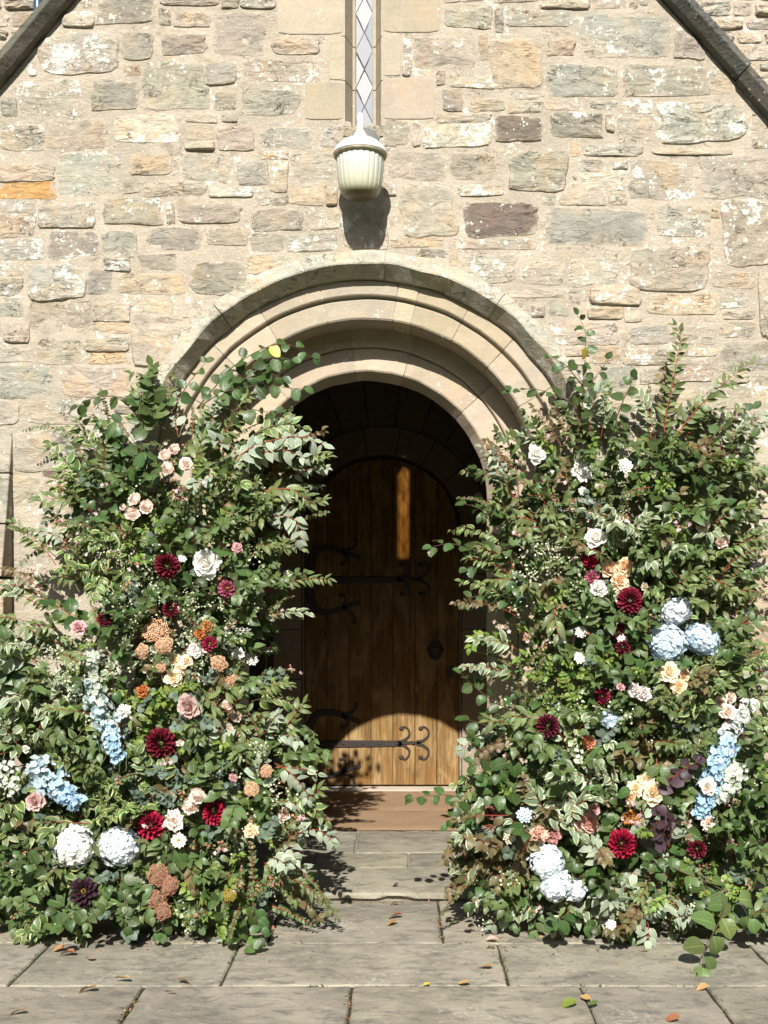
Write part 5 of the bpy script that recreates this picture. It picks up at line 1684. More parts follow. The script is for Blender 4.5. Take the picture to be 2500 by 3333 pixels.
def spike(px0, py0, px1, py1, r, c0, c1, label, cat='flower spike', n=46, name='delphinium', group=None, fsize=15.0):
    """tall spike: florets all round a stem that runs between two points"""
    poly = POLY_L if px0 < 1250 else POLY_R
    pts = []
    for i in range(7):
        u = i / 6
        px, py = px0 + (px1 - px0) * u, py0 + (py1 - py0) * u
        Y = front_Y(poly, max(20, min(2480, px)), py) - 0.01
        BL_POS.append((px, py, r, Y)); pts.append(P(px, py, Y))
    Ym = sum(p.y for p in pts) / 7
    pts = [Vector((p.x, p.y * .5 + Ym * .5, p.z)) for p in pts]
    root = tag(empty(name, pts[0]), label, cat, group)
    inv = Matrix.Translation(-pts[0])
    mb = MB(); mb.tube([p - pts[0] for p in pts], 0.004, 6); mb.build('stem', SM['green'], root)
    rg = random.Random(int(px0 + py0))
    fl = [cached(('df', q), lambda q=q: floret_mesh(5, 0.48, 0.85, 66, q + 20)) for q in range(3)]
    for i in range(n):
        u = (i + .5) / n
        s_ = u * 6; k_ = min(5, int(s_)); p = pts[k_].lerp(pts[k_+1], s_ - k_)
        t_ = (pts[k_+1] - pts[k_]).normalized()
        a = i * GA_
        o1 = t_.orthogonal().normalized(); o2 = t_.cross(o1)
        d = (o1 * math.cos(a) + o2 * math.sin(a))
        if d.y > 0.35: d.y = -d.y; 
        wr = r * (EYE_D + p.y) / FOC * (0.50 + 0.50 * math.sin(math.pi * min(1, u * .8 + .2)))
        d = (d + Vector((0, -.25, .12))).normalized()
        m_ = Matrix.Translation(p - pts[0] + d * wr * rg.uniform(.25, 1.05)) @ Matrix.Rotation(rg.gauss(0, .45), 4, 'Z') @ Matrix.Rotation(rg.gauss(0, .35), 4, 'X') @ d.to_track_quat('Z', 'Y').to_matrix().to_4x4() @ Matrix.Rotation(rg.uniform(0, 6.28), 4, 'Z') @ Matrix.Scale(fsize * rg.uniform(.6, 1.25) * (EYE_D + p.y) / FOC, 4)
        kk = rg.uniform(.85, 1.1); u2 = min(1, max(0, u + rg.gauss(0, .15)))
        col = tuple((a_ + (b_ - a_) * u2) * kk for a_, b_ in zip(c0, c1))
        obj('floret', fl[i % 3], root, (*col, 0.0), m_)
    return root

WHITE, BLUSH, PEACH, CREAM = (0.88, 0.87, 0.82), (0.92, 0.79, 0.71), (0.92, 0.71, 0.50), (0.92, 0.80, 0.60)
MAUVE, PINK, DARKRED, RED = (0.60, 0.42, 0.39), (0.66, 0.42, 0.42), (0.115, 0.008, 0.018), (0.26, 0.008, 0.030)
ICE, BLUE, DELPH, PALE = (0.76, 0.84, 0.88), (0.60, 0.74, 0.86), (0.40, 0.60, 0.78), (0.60, 0.66, 0.56)
TAN, BROWN, COPPER, YG = (0.66, 0.45, 0.30), (0.36, 0.20, 0.14), (0.50, 0.19, 0.06), (0.36, 0.32, 0.06)
BLOOMS = [
 # left arrangement
 ('rosette', 538, 1481, 25, BLUSH, 'blush rose, middle one of the topmost cluster on the left arrangement'),
 ('rosette', 566, 1462, 22, BLUSH, 'small blush rose tucked highest in the topmost left cluster'),
 ('rosette', 545, 1524, 27, BLUSH, 'blush rose lowest in the topmost cluster of the left arrangement'),
 ('rose', 607, 1512, 24, BLUSH, 'half shaded blush rose beside the topmost left cluster'),
 ('rosette', 438, 1625, 26, BLUSH, 'upper rose of the blush trio above the dark dahlia'),
 ('rosette', 477, 1649, 26, BLUSH, 'rose nearest the arch in the blush trio'),
 ('rosette', 431, 1672, 27, BLUSH, 'lowest rose of the blush trio on the left arrangement'),
 ('rosette', 400, 1650, 12, BLUSH, 'tiny blush rosebud beside the blush trio'),
 ('dahlia', 544, 1840, 43, DARKRED, 'near black dahlia beside the large white bloom'),
 ('ruffled', 772, 1783, 19, PINK, 'small pink and white flower below the pale drooping leaves'),
 ('scabiosa', 593, 1819, 17, WHITE, 'small round white flower between dark dahlia and big white bloom'),
 ('rose', 673, 1833, 46, WHITE, 'large open white rose high in the left arrangement'),
 ('scabiosa', 749, 1378, 13, WHITE, 'tiny white flower at the top of the left arrangement by the arch'),
 ('small_dahlia', 739, 1916, 30, (0.36, 0.09, 0.14), 'plum pink dahlia with pale petal tips'),
 ('dahlia', 556, 1984, 29, DARKRED, 'shaded dark dahlia above the tan flower heads'),
 ('dahlia', 338, 2015, 29, DARKRED, 'deep shaded dahlia behind the mauve pink rose'),
 ('ruffled', 937, 1871, 15, WHITE, 'single small white flower at the dark doorway edge'),
 ('rose', 255, 2042, 28, PINK, 'dusky pink rose near the outer wall side'),
 ('bead', 507, 2055, 44, TAN, 'largest tan flower head of the left arrangement'),
 ('bead', 537, 2101, 35, TAN, 'tan flower head just above the cream roses'),
 ('bead', 464, 2121, 30, TAN, 'tan flower head beside the hanging striped leaves'),
 ('bead', 524, 2171, 23, TAN, 'small tan flower head touching the cream roses'),
 ('bead', 713, 2161, 33, TAN, 'tan flower head under the white ruffled bloom'),
 ('bead', 756, 2214, 25, TAN, 'tan flower head nearest the doorway'),
 ('ruffled', 673, 2038, 23, (0.52, 0.27, 0.10), 'upper copper orange flower over the magenta dahlia'),
 ('ruffled', 650, 2065, 23, COPPER, 'lower copper orange flower over the magenta dahlia'),
 ('ruffled', 464, 2251, 25, COPPER, 'rust orange flower under the striped leaves'),
 ('small_dahlia', 682, 2095, 26, (0.28, 0.02, 0.06), 'small magenta dahlia beneath the copper flowers'),
 ('ruffled', 637, 2115, 28, WHITE, 'white ruffled flower beside the magenta dahlia'),
 ('rose', 567, 2148, 22, CREAM, 'cream rose at the outer side of the cream cluster'),
 ('rose', 607, 2151, 24, CREAM, 'cream rose highest on the door side of its cluster'),
 ('rose', 586, 2182, 24, CREAM, 'cream rose in the middle of the cream cluster'),
 ('rose', 564, 2206, 28, CREAM, 'lowest and largest rose of the left cream cluster'),
 ('umbel', 789, 2053, 31, WHITE, 'flat white umbel seen edge on near the doorway'),
 ('umbel', 864, 2115, 30, WHITE, 'flat white umbel reaching out into the doorway'),
 ('scabiosa', 820, 2146, 25, WHITE, 'white lacy flower just below the flat umbels'),
 ('scabiosa', 775, 2128, 26, WHITE, 'white lacy flower between the two flat umbels'),
 ('rose', 613, 2300, 40, MAUVE, 'large mauve rose with pointed petals'),
 ('ruffled', 403, 2314, 25, WHITE, 'white carnation beside the bright yellow green leaves'),
 ('bud', 736, 2300, 24, BLUSH, 'highest blush bud of the cluster by the mauve rose'),
 ('bud', 772, 2337, 27, BLUSH, 'roundest blush bud of the cluster by the mauve rose'),
 ('bud', 746, 2370, 20, BLUSH, 'lowest blush bud of the cluster by the mauve rose'),
 ('dahlia', 522, 2420, 58, DARKRED, 'biggest black red ball dahlia under the mauve rose'),
 ('ruffled', 587, 2417, 15, BLUSH, 'tiny blush flower touching the biggest dark dahlia'),
 ('bud', 86, 2440, 19, WHITE, 'small white bud above the blue flower spike'),
 ('rose', 113, 2609, 31, MAUVE, 'mauve pink rose below the lower blue spike'),
 ('hydrangea', 242, 2755, 68, (0.84, 0.87, 0.82), 'big white hydrangea partly covered by leaves'),
 ('hydrangea', 387, 2756, 64, ICE, 'pale blue hydrangea beside the white one'),
 ('dahlia', 487, 2685, 54, RED, 'crimson dahlia beside the pale blue hydrangea'),
 ('dahlia', 693, 2642, 45, RED, 'crimson dahlia beside the pair of blush roses'),
 ('rosette', 642, 2589, 29, BLUSH, 'upper one of the paired blush roses by the crimson dahlia'),
 ('rosette', 620, 2622, 31, BLUSH, 'lower one of the paired blush roses by the crimson dahlia'),
 ('ruffled', 567, 2672, 34, BLUSH, 'ruffled blush flower right beside the crimson dahlia'),
 ('open', 583, 2735, 28, BLUSH, 'open blush flower with a yellow eye'),
 ('rose', 923, 2652, 24, BLUSH, 'blush flower at the doorway side among olive leaves'),
 ('ruffled', 759, 2531, 15, PINK, 'tiny lilac pink flower above the crimson dahlia'),
 ('ruffled', 819, 2705, 26, PEACH, 'peach flower low beside the round green leaves'),
 ('bead', 868, 2510, 25, TAN, 'small tan flower head by the doorway above its twin'),
 ('bead', 819, 2569, 27, TAN, 'tan flower head over the low peach flower'),
 ('bead', 517, 2848, 41, BROWN, 'uppermost of the hanging brown sedum heads'),
 ('bead', 552, 2881, 39, BROWN, 'brown sedum head half hidden by the pleated leaf'),
 ('bead', 510, 2927, 39, BROWN, 'brown sedum head third from the top'),
 ('bead', 530, 2967, 34, BROWN, 'lowest brown sedum head above the paving'),
 ('bead', 749, 2914, 25, YG, 'yellow green sedum head near the ground'),
 ('small_dahlia', 272, 2901, 46, (0.05, 0.022, 0.035), 'dark plum hellebore like flower low on the left'),
 # right arrangement
 ('rose', 1745, 1478, 34, WHITE, 'white rose highest at the arch side of the right arrangement'),
 ('ruffled', 1891, 1534, 38, WHITE, 'white ruffled bloom second from the arch, hanging florets below'),
 ('scabiosa', 1896, 1598, 18, WHITE, 'small white flower hanging below the white ruffled bloom'),
 ('scabiosa', 2034, 1516, 31, WHITE, 'round white lace flower high on the right arrangement'),
 ('umbel', 1891, 1628, 22, WHITE, 'upper flat white flower seen edge on'),
 ('umbel', 1922, 1632, 20, WHITE, 'flat white flower beside the upper edge on one'),
 ('umbel', 1833, 1659, 20, WHITE, 'lone flat white flower nearer the doorway'),
 ('rose', 1939, 1752, 36, WHITE, 'large white rose above the red dahlia'),
 ('rose', 2289, 1715, 22, BLUSH, 'upper blush rose near the buttress'),
 ('rose', 2348, 1763, 28, (0.74, 0.60, 0.54), 'pale pink rose beside the buttress edge'),
 ('small_dahlia', 1920, 1821, 28, (0.34, 0.01, 0.05), 'small bright red dahlia under the white rose'),
 ('small_dahlia', 1927, 1879, 25, (0.46, 0.14, 0.22), 'small pink dahlia under the bright red one'),
 ('rose', 1984, 1852, 30, PEACH, 'peach rose on the doorway side of the upper trio'),
 ('rose', 2033, 1845, 30, PEACH, 'peach rose on the buttress side of the upper trio'),
 ('rose', 2017, 1889, 31, PEACH, 'lowest peach rose of the upper trio'),
 ('ruffled', 1948, 1915, 29, WHITE, 'white ruffled flower below the small pink dahlia'),
 ('bud', 2099, 1911, 19, (0.75, 0.66, 0.55), 'round cream bud beside the burgundy dahlia'),
 ('dahlia', 2052, 1953, 45, (0.14, 0.008, 0.022), 'burgundy dahlia between peach roses and hydrangeas'),
 ('hydrangea', 2201, 1991, 50, (0.66, 0.72, 0.76), 'uppermost pale hydrangea of the three grouped together'),
 ('hydrangea', 2171, 2095, 66, BLUE, 'largest blue hydrangea of the three grouped together'),
 ('hydrangea', 2284, 2081, 58, BLUE, 'blue hydrangea nearest the buttress'),
 ('dahlia', 2015, 2058, 30, DARKRED, 'small burgundy dahlia behind a white lace flower'),
 ('dahlia', 2028, 2105, 28, DARKRED, 'shaded burgundy dahlia under a white lace flower'),
 ('scabiosa', 1891, 2057, 25, WHITE, 'highest white lace flower over the lime leaves'),
 ('scabiosa', 1828, 2092, 23, WHITE, 'white lace flower nearest the doorway over the lime leaves'),
 ('scabiosa', 2024, 2083, 24, WHITE, 'white lace flower in front of the burgundy dahlias'),
 ('scabiosa', 1884, 2142, 24, WHITE, 'white lace flower sitting in the lime leaves'),
 ('rose', 2178, 2189, 32, CREAM, 'largest cream peach rose under the hydrangeas'),
 ('rose', 2226, 2199, 22, PEACH, 'small peach rose beside the large cream peach one'),
 ('rose', 2210, 2237, 27, PEACH, 'lower peach rose under the hydrangeas'),
 ('ruffled', 2064, 2250, 29, (0.74, 0.68, 0.67), 'white pink carnation pair, the doorway side one'),
 ('ruffled', 2094, 2258, 28, (0.74, 0.68, 0.67), 'white pink carnation pair, the buttress side one'),
 ('ruffled', 2019, 2237, 15, PINK, 'tiny pink bloom next to the white pink carnations'),
 ('dahlia', 1960, 2266, 31, (0.15, 0.008, 0.028), 'burgundy dahlia peeping out under the lime leaves'),
 ('dahlia', 1787, 2362, 40, (0.07, 0.006, 0.014), 'very dark dahlia deep in shade near the doorway'),
 ('hydrangea', 1984, 2341, 31, BLUE, 'small blue hydrangea under the burgundy dahlia'),
 ('rose', 2345, 2286, 23, BLUSH, 'blush rose at the top of the trio over the tall spike'),
 ('rose', 2378, 2270, 22, BLUSH, 'blush rose on the buttress side of the trio over the spike'),
 ('rose', 2370, 2317, 29, BLUSH, 'lowest blush rose of the trio over the tall spike'),
 ('scabiosa', 2421, 1984, 30, PALE, 'pale white green flower beside the buttress'),
 ('small_dahlia', 1915, 2417, 25, (0.60, 0.26, 0.16), 'orange pink zinnia on the cream edged leaves'),
 ('rose', 2102, 2540, 29, CREAM, 'uppermost rose of the cream group by the plum leaves'),
 ('rose', 2068, 2566, 27, CREAM, 'cream rose on the doorway side of its group'),
 ('rose', 2126, 2580, 37, CREAM, 'largest wide open cream rose by the plum leaves'),
 ('rose', 2055, 2596, 22, PEACH, 'smallest peach rose under the cream group'),
 ('rose', 2303, 2559, 27, BLUSH, 'blush rose between plum leaves and tall blue spike'),
 ('rose', 2305, 2676, 24, BLUSH, 'blush rose in front of the foot of the blue spike'),
 ('rose', 1918, 2677, 34, (0.68, 0.40, 0.34), 'dusty pink rose above the large white blue spike'),
 ('rose', 1933, 2637, 22, PINK, 'smaller pink rose resting on the dusty pink one'),
 ('rose', 1886, 2690, 24, BLUSH, 'blush rose on the doorway side of the dusty pink one'),
 ('ruffled', 1752, 2715, 32, (0.70, 0.46, 0.36), 'peach ruffled flower above the white blue hydrangea column'),
 ('ruffled', 1802, 2721, 29, (0.48, 0.24, 0.22), 'mauve red ruffled flower next to the peach one'),
 ('scabiosa', 1657, 2722, 30, (0.70, 0.66, 0.52), 'cream lace flower low near the doorway'),
 ('scabiosa', 1707, 2653, 32, (0.58, 0.66, 0.72), 'pale blue lace flower low near the doorway'),
 ('ruffled', 2057, 2663, 32, (0.50, 0.24, 0.07), 'orange yellow ruffled flower under the cream roses'),
 ('dahlia', 2026, 2747, 54, RED, 'deep red dahlia under the orange yellow flower'),
 ('dahlia', 2272, 2762, 36, DARKRED, 'burgundy dahlia low toward the buttress'),
 ('hydrangea', 1778, 2803, 60, ICE, 'upper part bloom of the column of white blue hydrangeas'),
 ('hydrangea', 1808, 2878, 58, ICE, 'lowest large bloom of the white blue hydrangea column'),
 ('hydrangea', 1873, 2897, 36, ICE, 'small white blue hydrangea at the side of the column foot'),
 ('scabiosa', 1988, 3010, 22, WHITE, 'white daisy like flower resting low over the paving'),
 ('rose', 1597, 2645, 24, (0.26, 0.10, 0.09), 'brownish mauve flower at the doorway edge'),
]
CAT = {'rose': 'rose', 'rosette': 'rose', 'dahlia': 'dahlia', 'hydrangea': 'hydrangea', 'ruffled': 'carnation', 'open': 'anemone', 'small_dahlia': 'dahlia', 'scabiosa': 'scabiosa', 'bead': 'sedum', 'umbel': 'umbel flower', 'bud': 'rosebud'}
GRP = {'rose': 'roses in the arrangements', 'rosette': 'roses in the arrangements', 'bud': 'rosebuds in the arrangements', 'dahlia': 'dahlias in the arrangements', 'small_dahlia': 'dahlias in the arrangements', 'hydrangea': 'hydrangeas in the arrangements',
       'ruffled': 'ruffled flowers in the arrangements', 'scabiosa': 'lacy flowers in the arrangements', 'bead': 'sedum heads in the arrangements', 'umbel': 'flat umbels in the arrangements'}
for (kind, px, py, r, col, lab) in BLOOMS:
    al = {'rose': 0.38, 'rosette': 0.15, 'ruffled': 0.25, 'bud': .4, 'dahlia': .9, 'small_dahlia': .2, 'bead': .8}.get(kind, 0.15)
    if col == WHITE: al = 0.06
    tilt = (0, 1.6) if kind == 'umbel' else (0, 0)
    bloom(kind, px, py, r * {'rose': 1.18, 'rosette': 1.14, 'ruffled': 1.15, 'small_dahlia': 1.1, 'hydrangea': 1.06, 'dahlia': 1.05, 'bud': 1.1}.get(kind, 1.0), col, lab, CAT[kind], GRP.get(kind), al, tilt)
spike(300, 2200, 385, 2480, 52, (0.58, 0.62, 0.50), DELPH, 'blue flower spike running down beside the white carnation', n=130, fsize=17)
spike(110, 2485, 255, 2625, 62, (0.55, 0.64, 0.66), DELPH, 'blue flower spike slanting down toward the white hydrangea', n=120, fsize=18)
spike(312, 2120, 300, 2190, 34, PALE, PALE, 'short pale green white flower spike over the blue one', n=44, name='stock', fsize=14)
spike(18, 2480, 40, 2590, 40, PALE, (0.66, 0.68, 0.56), 'pale stock flower spike at the outer edge of the arrangement', n=34, name='stock', fsize=14)
spike(2425, 2290, 2370, 2420, 42, (0.72, 0.74, 0.66), (0.62, 0.70, 0.72), 'white top of the tall spike beside the buttress', n=70, fsize=17, name='stock')
spike(2365, 2400, 2275, 2660, 44, (0.45, 0.62, 0.76), DELPH, 'long blue flower spike leaning down from the white one', n=130, fsize=17)
spike(2395, 2480, 2355, 2610, 42, (0.66, 0.70, 0.60), PALE, 'pale green white stock in front of the blue spike', n=64, name='stock', fsize=17)
spike(1850, 2375, 1885, 2490, 32, (0.40, 0.48, 0.22), (0.68, 0.72, 0.58), 'green tipped snapdragon beside the orange pink zinnia', n=30, name='snapdragon', fsize=13)

EMP_L = tag(empty('flower_arrangement', (-0.9, -0.35, 0)), 'tall arrangement with crimson dahlias, tan sedum and hazel twigs over the arch', 'flower arrangement', 'arrangements flanking the door')
EMP_R = tag(empty('flower_arrangement', (1.0, -0.35, 0)), 'tall arrangement with three blue hydrangeas, peach roses and lime leaves', 'flower arrangement', 'arrangements flanking the door')
class Holder:
    """keeps world coordinates under an arrangement"""
HL, HR = EMP_L, EMP_R
_obj = obj
def obj(name, me, parent=None, color=None, mw=None):
    o = _obj(name, me, parent, color, mw)
    if parent in (HL, HR) and mw is None: o.matrix_parent_inverse = Matrix.Translation(-parent.location)
    return o
arrangement(POLY_L, SEEDS_L, HL, 101, 1400, 520)
arrangement(POLY_R, SEEDS_R, HR, 202, 1400, 2020)

# ------------------------------------------------------------------ long branches that reach out: branch (part) > leaf (sub-part)
LEAFMESH = {}
def leaf_mesh(spec, v):
    key = (spec, v)
    if key not in LEAFMESH:
        shape = SPEC[spec][0]
        V, F, U = leaf_template(shape, 9, 40 + v)
        V = V.copy()
        if spec in ('dark', 'big'):
            for i in range(1, len(V) - 1):
                if abs(U[i][0]) > .5: V[i][0] *= 1 + (0.10 if ((i // 3) % 2) else -0.06)
        me = mesh_from('leaf', V.tolist(), F, LM[spec], uvs=U, smooth=True)
        LEAFMESH[key] = me
    return LEAFMESH[key]
nleaf = {HL: 0, HR: 0}
OVER = {}
def branch(root, pts, spec, Y0=None, Y1=None, scale=1.0, label=None, special=(), start=0.1, side=None, rad=0.0035):
    """pts: pixel path of the stem; Y0, Y1: depth at its base and tip"""
    rg = random.Random(int(pts[0][0] * 3 + pts[-1][1]))
    n = len(pts)
    poly = POLY_L if root is HL else POLY_R
    if Y0 is None: Y0 = front_Y(poly, *pts[0]) - 0.02
    if Y1 is None: Y1 = Y0 - 0.06
    path = [P(px, py, Y0 + (Y1 - Y0) * i / (n - 1)) for i, (px, py) in enumerate(pts)]
    fine = []
    for i in range(n - 1):
        p0, p1, p2, p3 = path[max(i-1, 0)], path[i], path[i+1], path[min(i+2, n-1)]
        for q in range(4):
            u = q / 4
            fine.append(0.5 * ((2*p1) + (p2-p0)*u + (2*p0-5*p1+4*p2-p3)*u*u + (3*p1-p0-3*p2+p3)*u**3))
    fine.append(path[-1])
    m_ = MB(); k_ = len(fine)
    m_.tube(fine, [rad * (1 - 0.75 * i / (k_ - 1)) for i in range(k_)], 5)
    br = obj('branch', mesh_from('branch', m_.v, m_.f, SM[SPEC[spec][5]], smooth=True), root)
    if label: br['label'] = label
    lv = sprig_leaves(fine, spec, rg, scale, start)
    for i, (m3, q, L) in enumerate(lv):
        sp = 'yellow' if i in special else spec
        me = leaf_mesh(spec, i % 4) if sp == spec else None
        if me is None:
            key = ('yel', spec)
            if key not in LEAFMESH:
                V, F, U = leaf_template(SPEC[spec][0], 9, 41); LEAFMESH[key] = mesh_from('leaf', V.tolist(), F, LM['yellow'], uvs=U, smooth=True)
            me = LEAFMESH[key]
        mw = Matrix.Translation(q) @ m3.to_4x4() @ Matrix.Scale(L, 4)
        if nleaf[root] >= 298 or spec == 'tiny':
            over = OVER.setdefault((root.name, spec), (root, Foliage()))[1]
            over.leaf(rg.choice(tpl(SPEC[spec][0], 6)), m4(m3, q), L)
            continue
        o = _obj('leaf', me, br, None, mw)
        nleaf[root] += 1
        if sp == 'yellow': o['label'] = 'bright yellow leaf'
    return br

# left: hazel twigs over the arch, drooping shoots, silver spray
branch(HL, [(640, 1330), (700, 1260), (745, 1205), (800, 1165), (850, 1138), (905, 1120), (960, 1128), (1020, 1165)], 'dark', -0.2, -0.24, 1.0, 'twig of dark hazel leaves arching over the arch', special=(9,))
branch(HL, [(560, 1340), (600, 1270), (640, 1215), (670, 1180)], 'dark', -0.2, -0.22, 0.95)
branch(HL, [(640, 1330), (720, 1280), (800, 1260), (870, 1250), (930, 1262), (990, 1265)], 'dark', -0.22, -0.27, 1.05)
branch(HL, [(700, 1300), (740, 1250), (800, 1215), (850, 1200), (900, 1190)], 'dark', -0.21, -0.25, 1.0)
branch(HL, [(520, 1350), (500, 1290), (470, 1230), (430, 1215)], 'mid', -0.2, -0.25, 0.9)
branch(HL, [(760, 1250), (820, 1225), (870, 1215), (920, 1230)], 'dark', -0.24, -0.26, 1.0)
branch(HL, [(820, 1190), (850, 1170), (900, 1165), (950, 1170)], 'dark', -0.24, -0.27, 0.95)
branch(HL, [(700, 1350), (790, 1330), (860, 1340), (920, 1350)], 'dark', -0.22, -0.27, 1.0)
branch(HL, [(540, 1400), (480, 1340), (420, 1300), (350, 1290), (290, 1300), (255, 1320)], 'dark', -0.2, -0.24, 1.0)
branch(HL, [(380, 1420), (330, 1370), (285, 1355)], 'dark', -0.2, -0.24, 0.95)
branch(HL, [(500, 1400), (500, 1310), (495, 1230), (490, 1190)], 'mid', -0.2, -0.24, 1.1)
branch(HL, [(470, 1420), (455, 1330), (470, 1250), (500, 1205)], 'mid', -0.2, -0.25, 1.05)
branch(HL, [(300, 1470), (240, 1420), (170, 1390), (110, 1390), (80, 1400)], 'tiny', -0.15, -0.18, 1.1, rad=0.0018)
branch(HL, [(300, 1580), (240, 1530), (190, 1480), (165, 1460)], 'vary', -0.2, -0.25, 0.9)
branch(HL, [(330, 1640), (270, 1590), (210, 1560), (175, 1565)], 'vary', -0.2, -0.26, 0.9)
branch(HL, [(760, 1500), (830, 1450), (900, 1430), (960, 1420), (1010, 1432), (1055, 1450)], 'silver', -0.3, -0.42, 1.1, 'silver variegated spray hanging toward the doorway')
branch(HL, [(800, 1480), (870, 1470), (930, 1465), (985, 1490)], 'silver', -0.3, -0.42, 1.1)
branch(HL, [(820, 1420), (880, 1390), (940, 1380), (985, 1390)], 'vary', -0.3, -0.36, 0.9)
branch(HL, [(850, 1600), (920, 1590), (975, 1605), (1010, 1640)], 'olive', -0.3, -0.38, 1.0)
branch(HL, [(860, 1690), (920, 1680), (965, 1700), (975, 1760)], 'silver', -0.3, -0.38, 1.0)
branch(HL, [(830, 1790), (890, 1770), (950, 1775), (985, 1785)], 'olive', -0.3, -0.36, 0.8)
branch(HL, [(250, 1750), (180, 1750), (120, 1790), (70, 1830)], 'tiny', -0.2, -0.25, 1.2)
branch(HL, [(300, 1720), (230, 1690), (180, 1690), (150, 1700)], 'euc', -0.2, -0.25, 1.0)
branch(HL, [(280, 2050), (200, 1980), (120, 1940), (60, 1920)], 'olive', -0.25, -0.32, 1.1)
branch(HL, [(260, 2150), (170, 2080), (90, 2050), (20, 2020)], 'var', -0.3, -0.38, 1.0)
branch(HL, [(820, 2090), (860, 2020), (900, 1990)], 'tiny', -0.3, -0.34, 1.0)
branch(HL, [(800, 2260), (860, 2210), (910, 2190)], 'euc', -0.35, -0.42, 1.0)
branch(HL, [(850, 2480), (900, 2400), (950, 2340), (985, 2290)], 'olive', -0.4, -0.5, 1.1)
branch(HL, [(860, 2560), (930, 2480), (985, 2450), (1020, 2440)], 'mid', -0.4, -0.52, 0.95)
branch(HL, [(900, 2700), (960, 2640), (1010, 2590), (1040, 2570)], 'olive', -0.5, -0.6, 1.0)
branch(HL, [(930, 2740), (1000, 2700), (1050, 2710), (1085, 2740)], 'silver', -0.5, -0.6, 1.0)
branch(HL, [(900, 2850), (960, 2830), (1000, 2825)], 'silver', -0.5, -0.62, 0.75)
branch(HL, [(850, 2940), (920, 2960), (980, 2990), (1020, 3010)], 'tiny', -0.6, -0.66, 1.1)
branch(HL, [(280, 2930), (200, 2980), (130, 3020), (70, 3050)], 'vary', -0.66, -0.78, 1.2, 'cream edged branch resting on the paving')
branch(HL, [(700, 2980), (740, 3010), (780, 3050), (805, 3080)], 'big', -0.66, -0.88, 1.0, 'fresh green leaves drooping onto the paving')
branch(HL, [(420, 2960), (410, 3000), (415, 3040)], 'euc', -0.62, -0.68, 1.1)
branch(HL, [(400, 2980), (420, 3030), (440, 3060)], 'plum', -0.66, -0.76, 0.8)
# right
branch(HR, [(1880, 1420), (1890, 1330), (1900, 1240), (1905, 1150), (1905, 1080), (1880, 1025)], 'dark', -0.2, -0.24, 0.85, 'upright rose stem with round paired leaves', special=(8,))
branch(HR, [(1890, 1340), (1840, 1300), (1790, 1280), (1730, 1265), (1660, 1275)], 'dark', -0.2, -0.24, 0.85)
branch(HR, [(1900, 1260), (1860, 1210), (1830, 1180), (1790, 1165)], 'dark', -0.2, -0.24, 0.85)
branch(HR, [(1895, 1300), (1930, 1240), (1960, 1200), (1975, 1170)], 'dark', -0.2, -0.24, 0.85)
branch(HR, [(2000, 1380), (2030, 1300), (2050, 1260), (2060, 1230)], 'dark', -0.2, -0.25, 0.9)
branch(HR, [(2160, 1430), (2170, 1340), (2190, 1250), (2205, 1160), (2215, 1100), (2200, 1060)], 'olive', -0.22, -0.26, 0.85, 'slender upright shoot of narrow leaves')
branch(HR, [(2200, 1420), (2260, 1340), (2330, 1270), (2390, 1220), (2440, 1180)], 'olive', -0.22, -0.27, 0.95)
branch(HR, [(2300, 1450), (2350, 1390), (2400, 1360), (2450, 1330)], 'dark', -0.22, -0.27, 1.0)
branch(HR, [(2300, 1580), (2370, 1540), (2430, 1520), (2470, 1530)], 'olive', -0.25, -0.3, 1.0)
branch(HR, [(1700, 1450), (1650, 1420), (1620, 1410)], 'mid', -0.25, -0.3, 0.9)
branch(HR, [(1680, 1580), (1620, 1560), (1570, 1530), (1545, 1525)], 'dark', -0.25, -0.32, 0.9)
branch(HR, [(1680, 1700), (1610, 1680), (1550, 1650), (1510, 1640)], 'dark', -0.25, -0.33, 0.9)
branch(HR, [(1700, 1820), (1620, 1800), (1540, 1790), (1470, 1770), (1405, 1780)], 'dark', -0.3, -0.36, 0.95, 'hornbeam twig pointing into the dark doorway')
branch(HR, [(1680, 1900), (1610, 1870), (1550, 1840), (1520, 1850)], 'dark', -0.3, -0.36, 1.0)
branch(HR, [(1690, 1990), (1610, 1950), (1550, 1940), (1515, 1960)], 'dark', -0.3, -0.38, 0.95)
branch(HR, [(1670, 2090), (1600, 2070), (1550, 2080), (1530, 2110)], 'lime', -0.3, -0.38, 1.4)
branch(HR, [(1700, 2330), (1620, 2290), (1550, 2240), (1500, 2190)], 'dark', -0.35, -0.44, 0.9)
branch(HR, [(1690, 2400), (1610, 2370), (1550, 2350), (1510, 2340)], 'dark', -0.35, -0.44, 0.9)
branch(HR, [(1680, 2520), (1610, 2460), (1560, 2440), (1540, 2400)], 'dark', -0.4, -0.48, 0.95)
branch(HR, [(1660, 2620), (1580, 2560), (1520, 2540)], 'dark', -0.4, -0.48, 0.95)
branch(HR, [(1650, 2660), (1560, 2620), (1470, 2590), (1390, 2590), (1345, 2600)], 'dark', -0.45, -0.55, 0.95, 'lowest hornbeam twig reaching toward the doormat')
branch(HR, [(1620, 2720), (1540, 2690), (1480, 2660), (1455, 2680)], 'dark', -0.45, -0.55, 0.9)
branch(HR, [(1650, 2840), (1590, 2860), (1520, 2850), (1470, 2820)], 'var', -0.5, -0.62, 0.8, 'cream edged sprig over the step')
branch(HR, [(1660, 2860), (1600, 2890), (1550, 2930), (1535, 2960)], 'var', -0.5, -0.6, 0.85)
branch(HR, [(1780, 2900), (1700, 2930), (1640, 2980), (1600, 3010)], 'silver', -0.55, -0.66, 0.9)
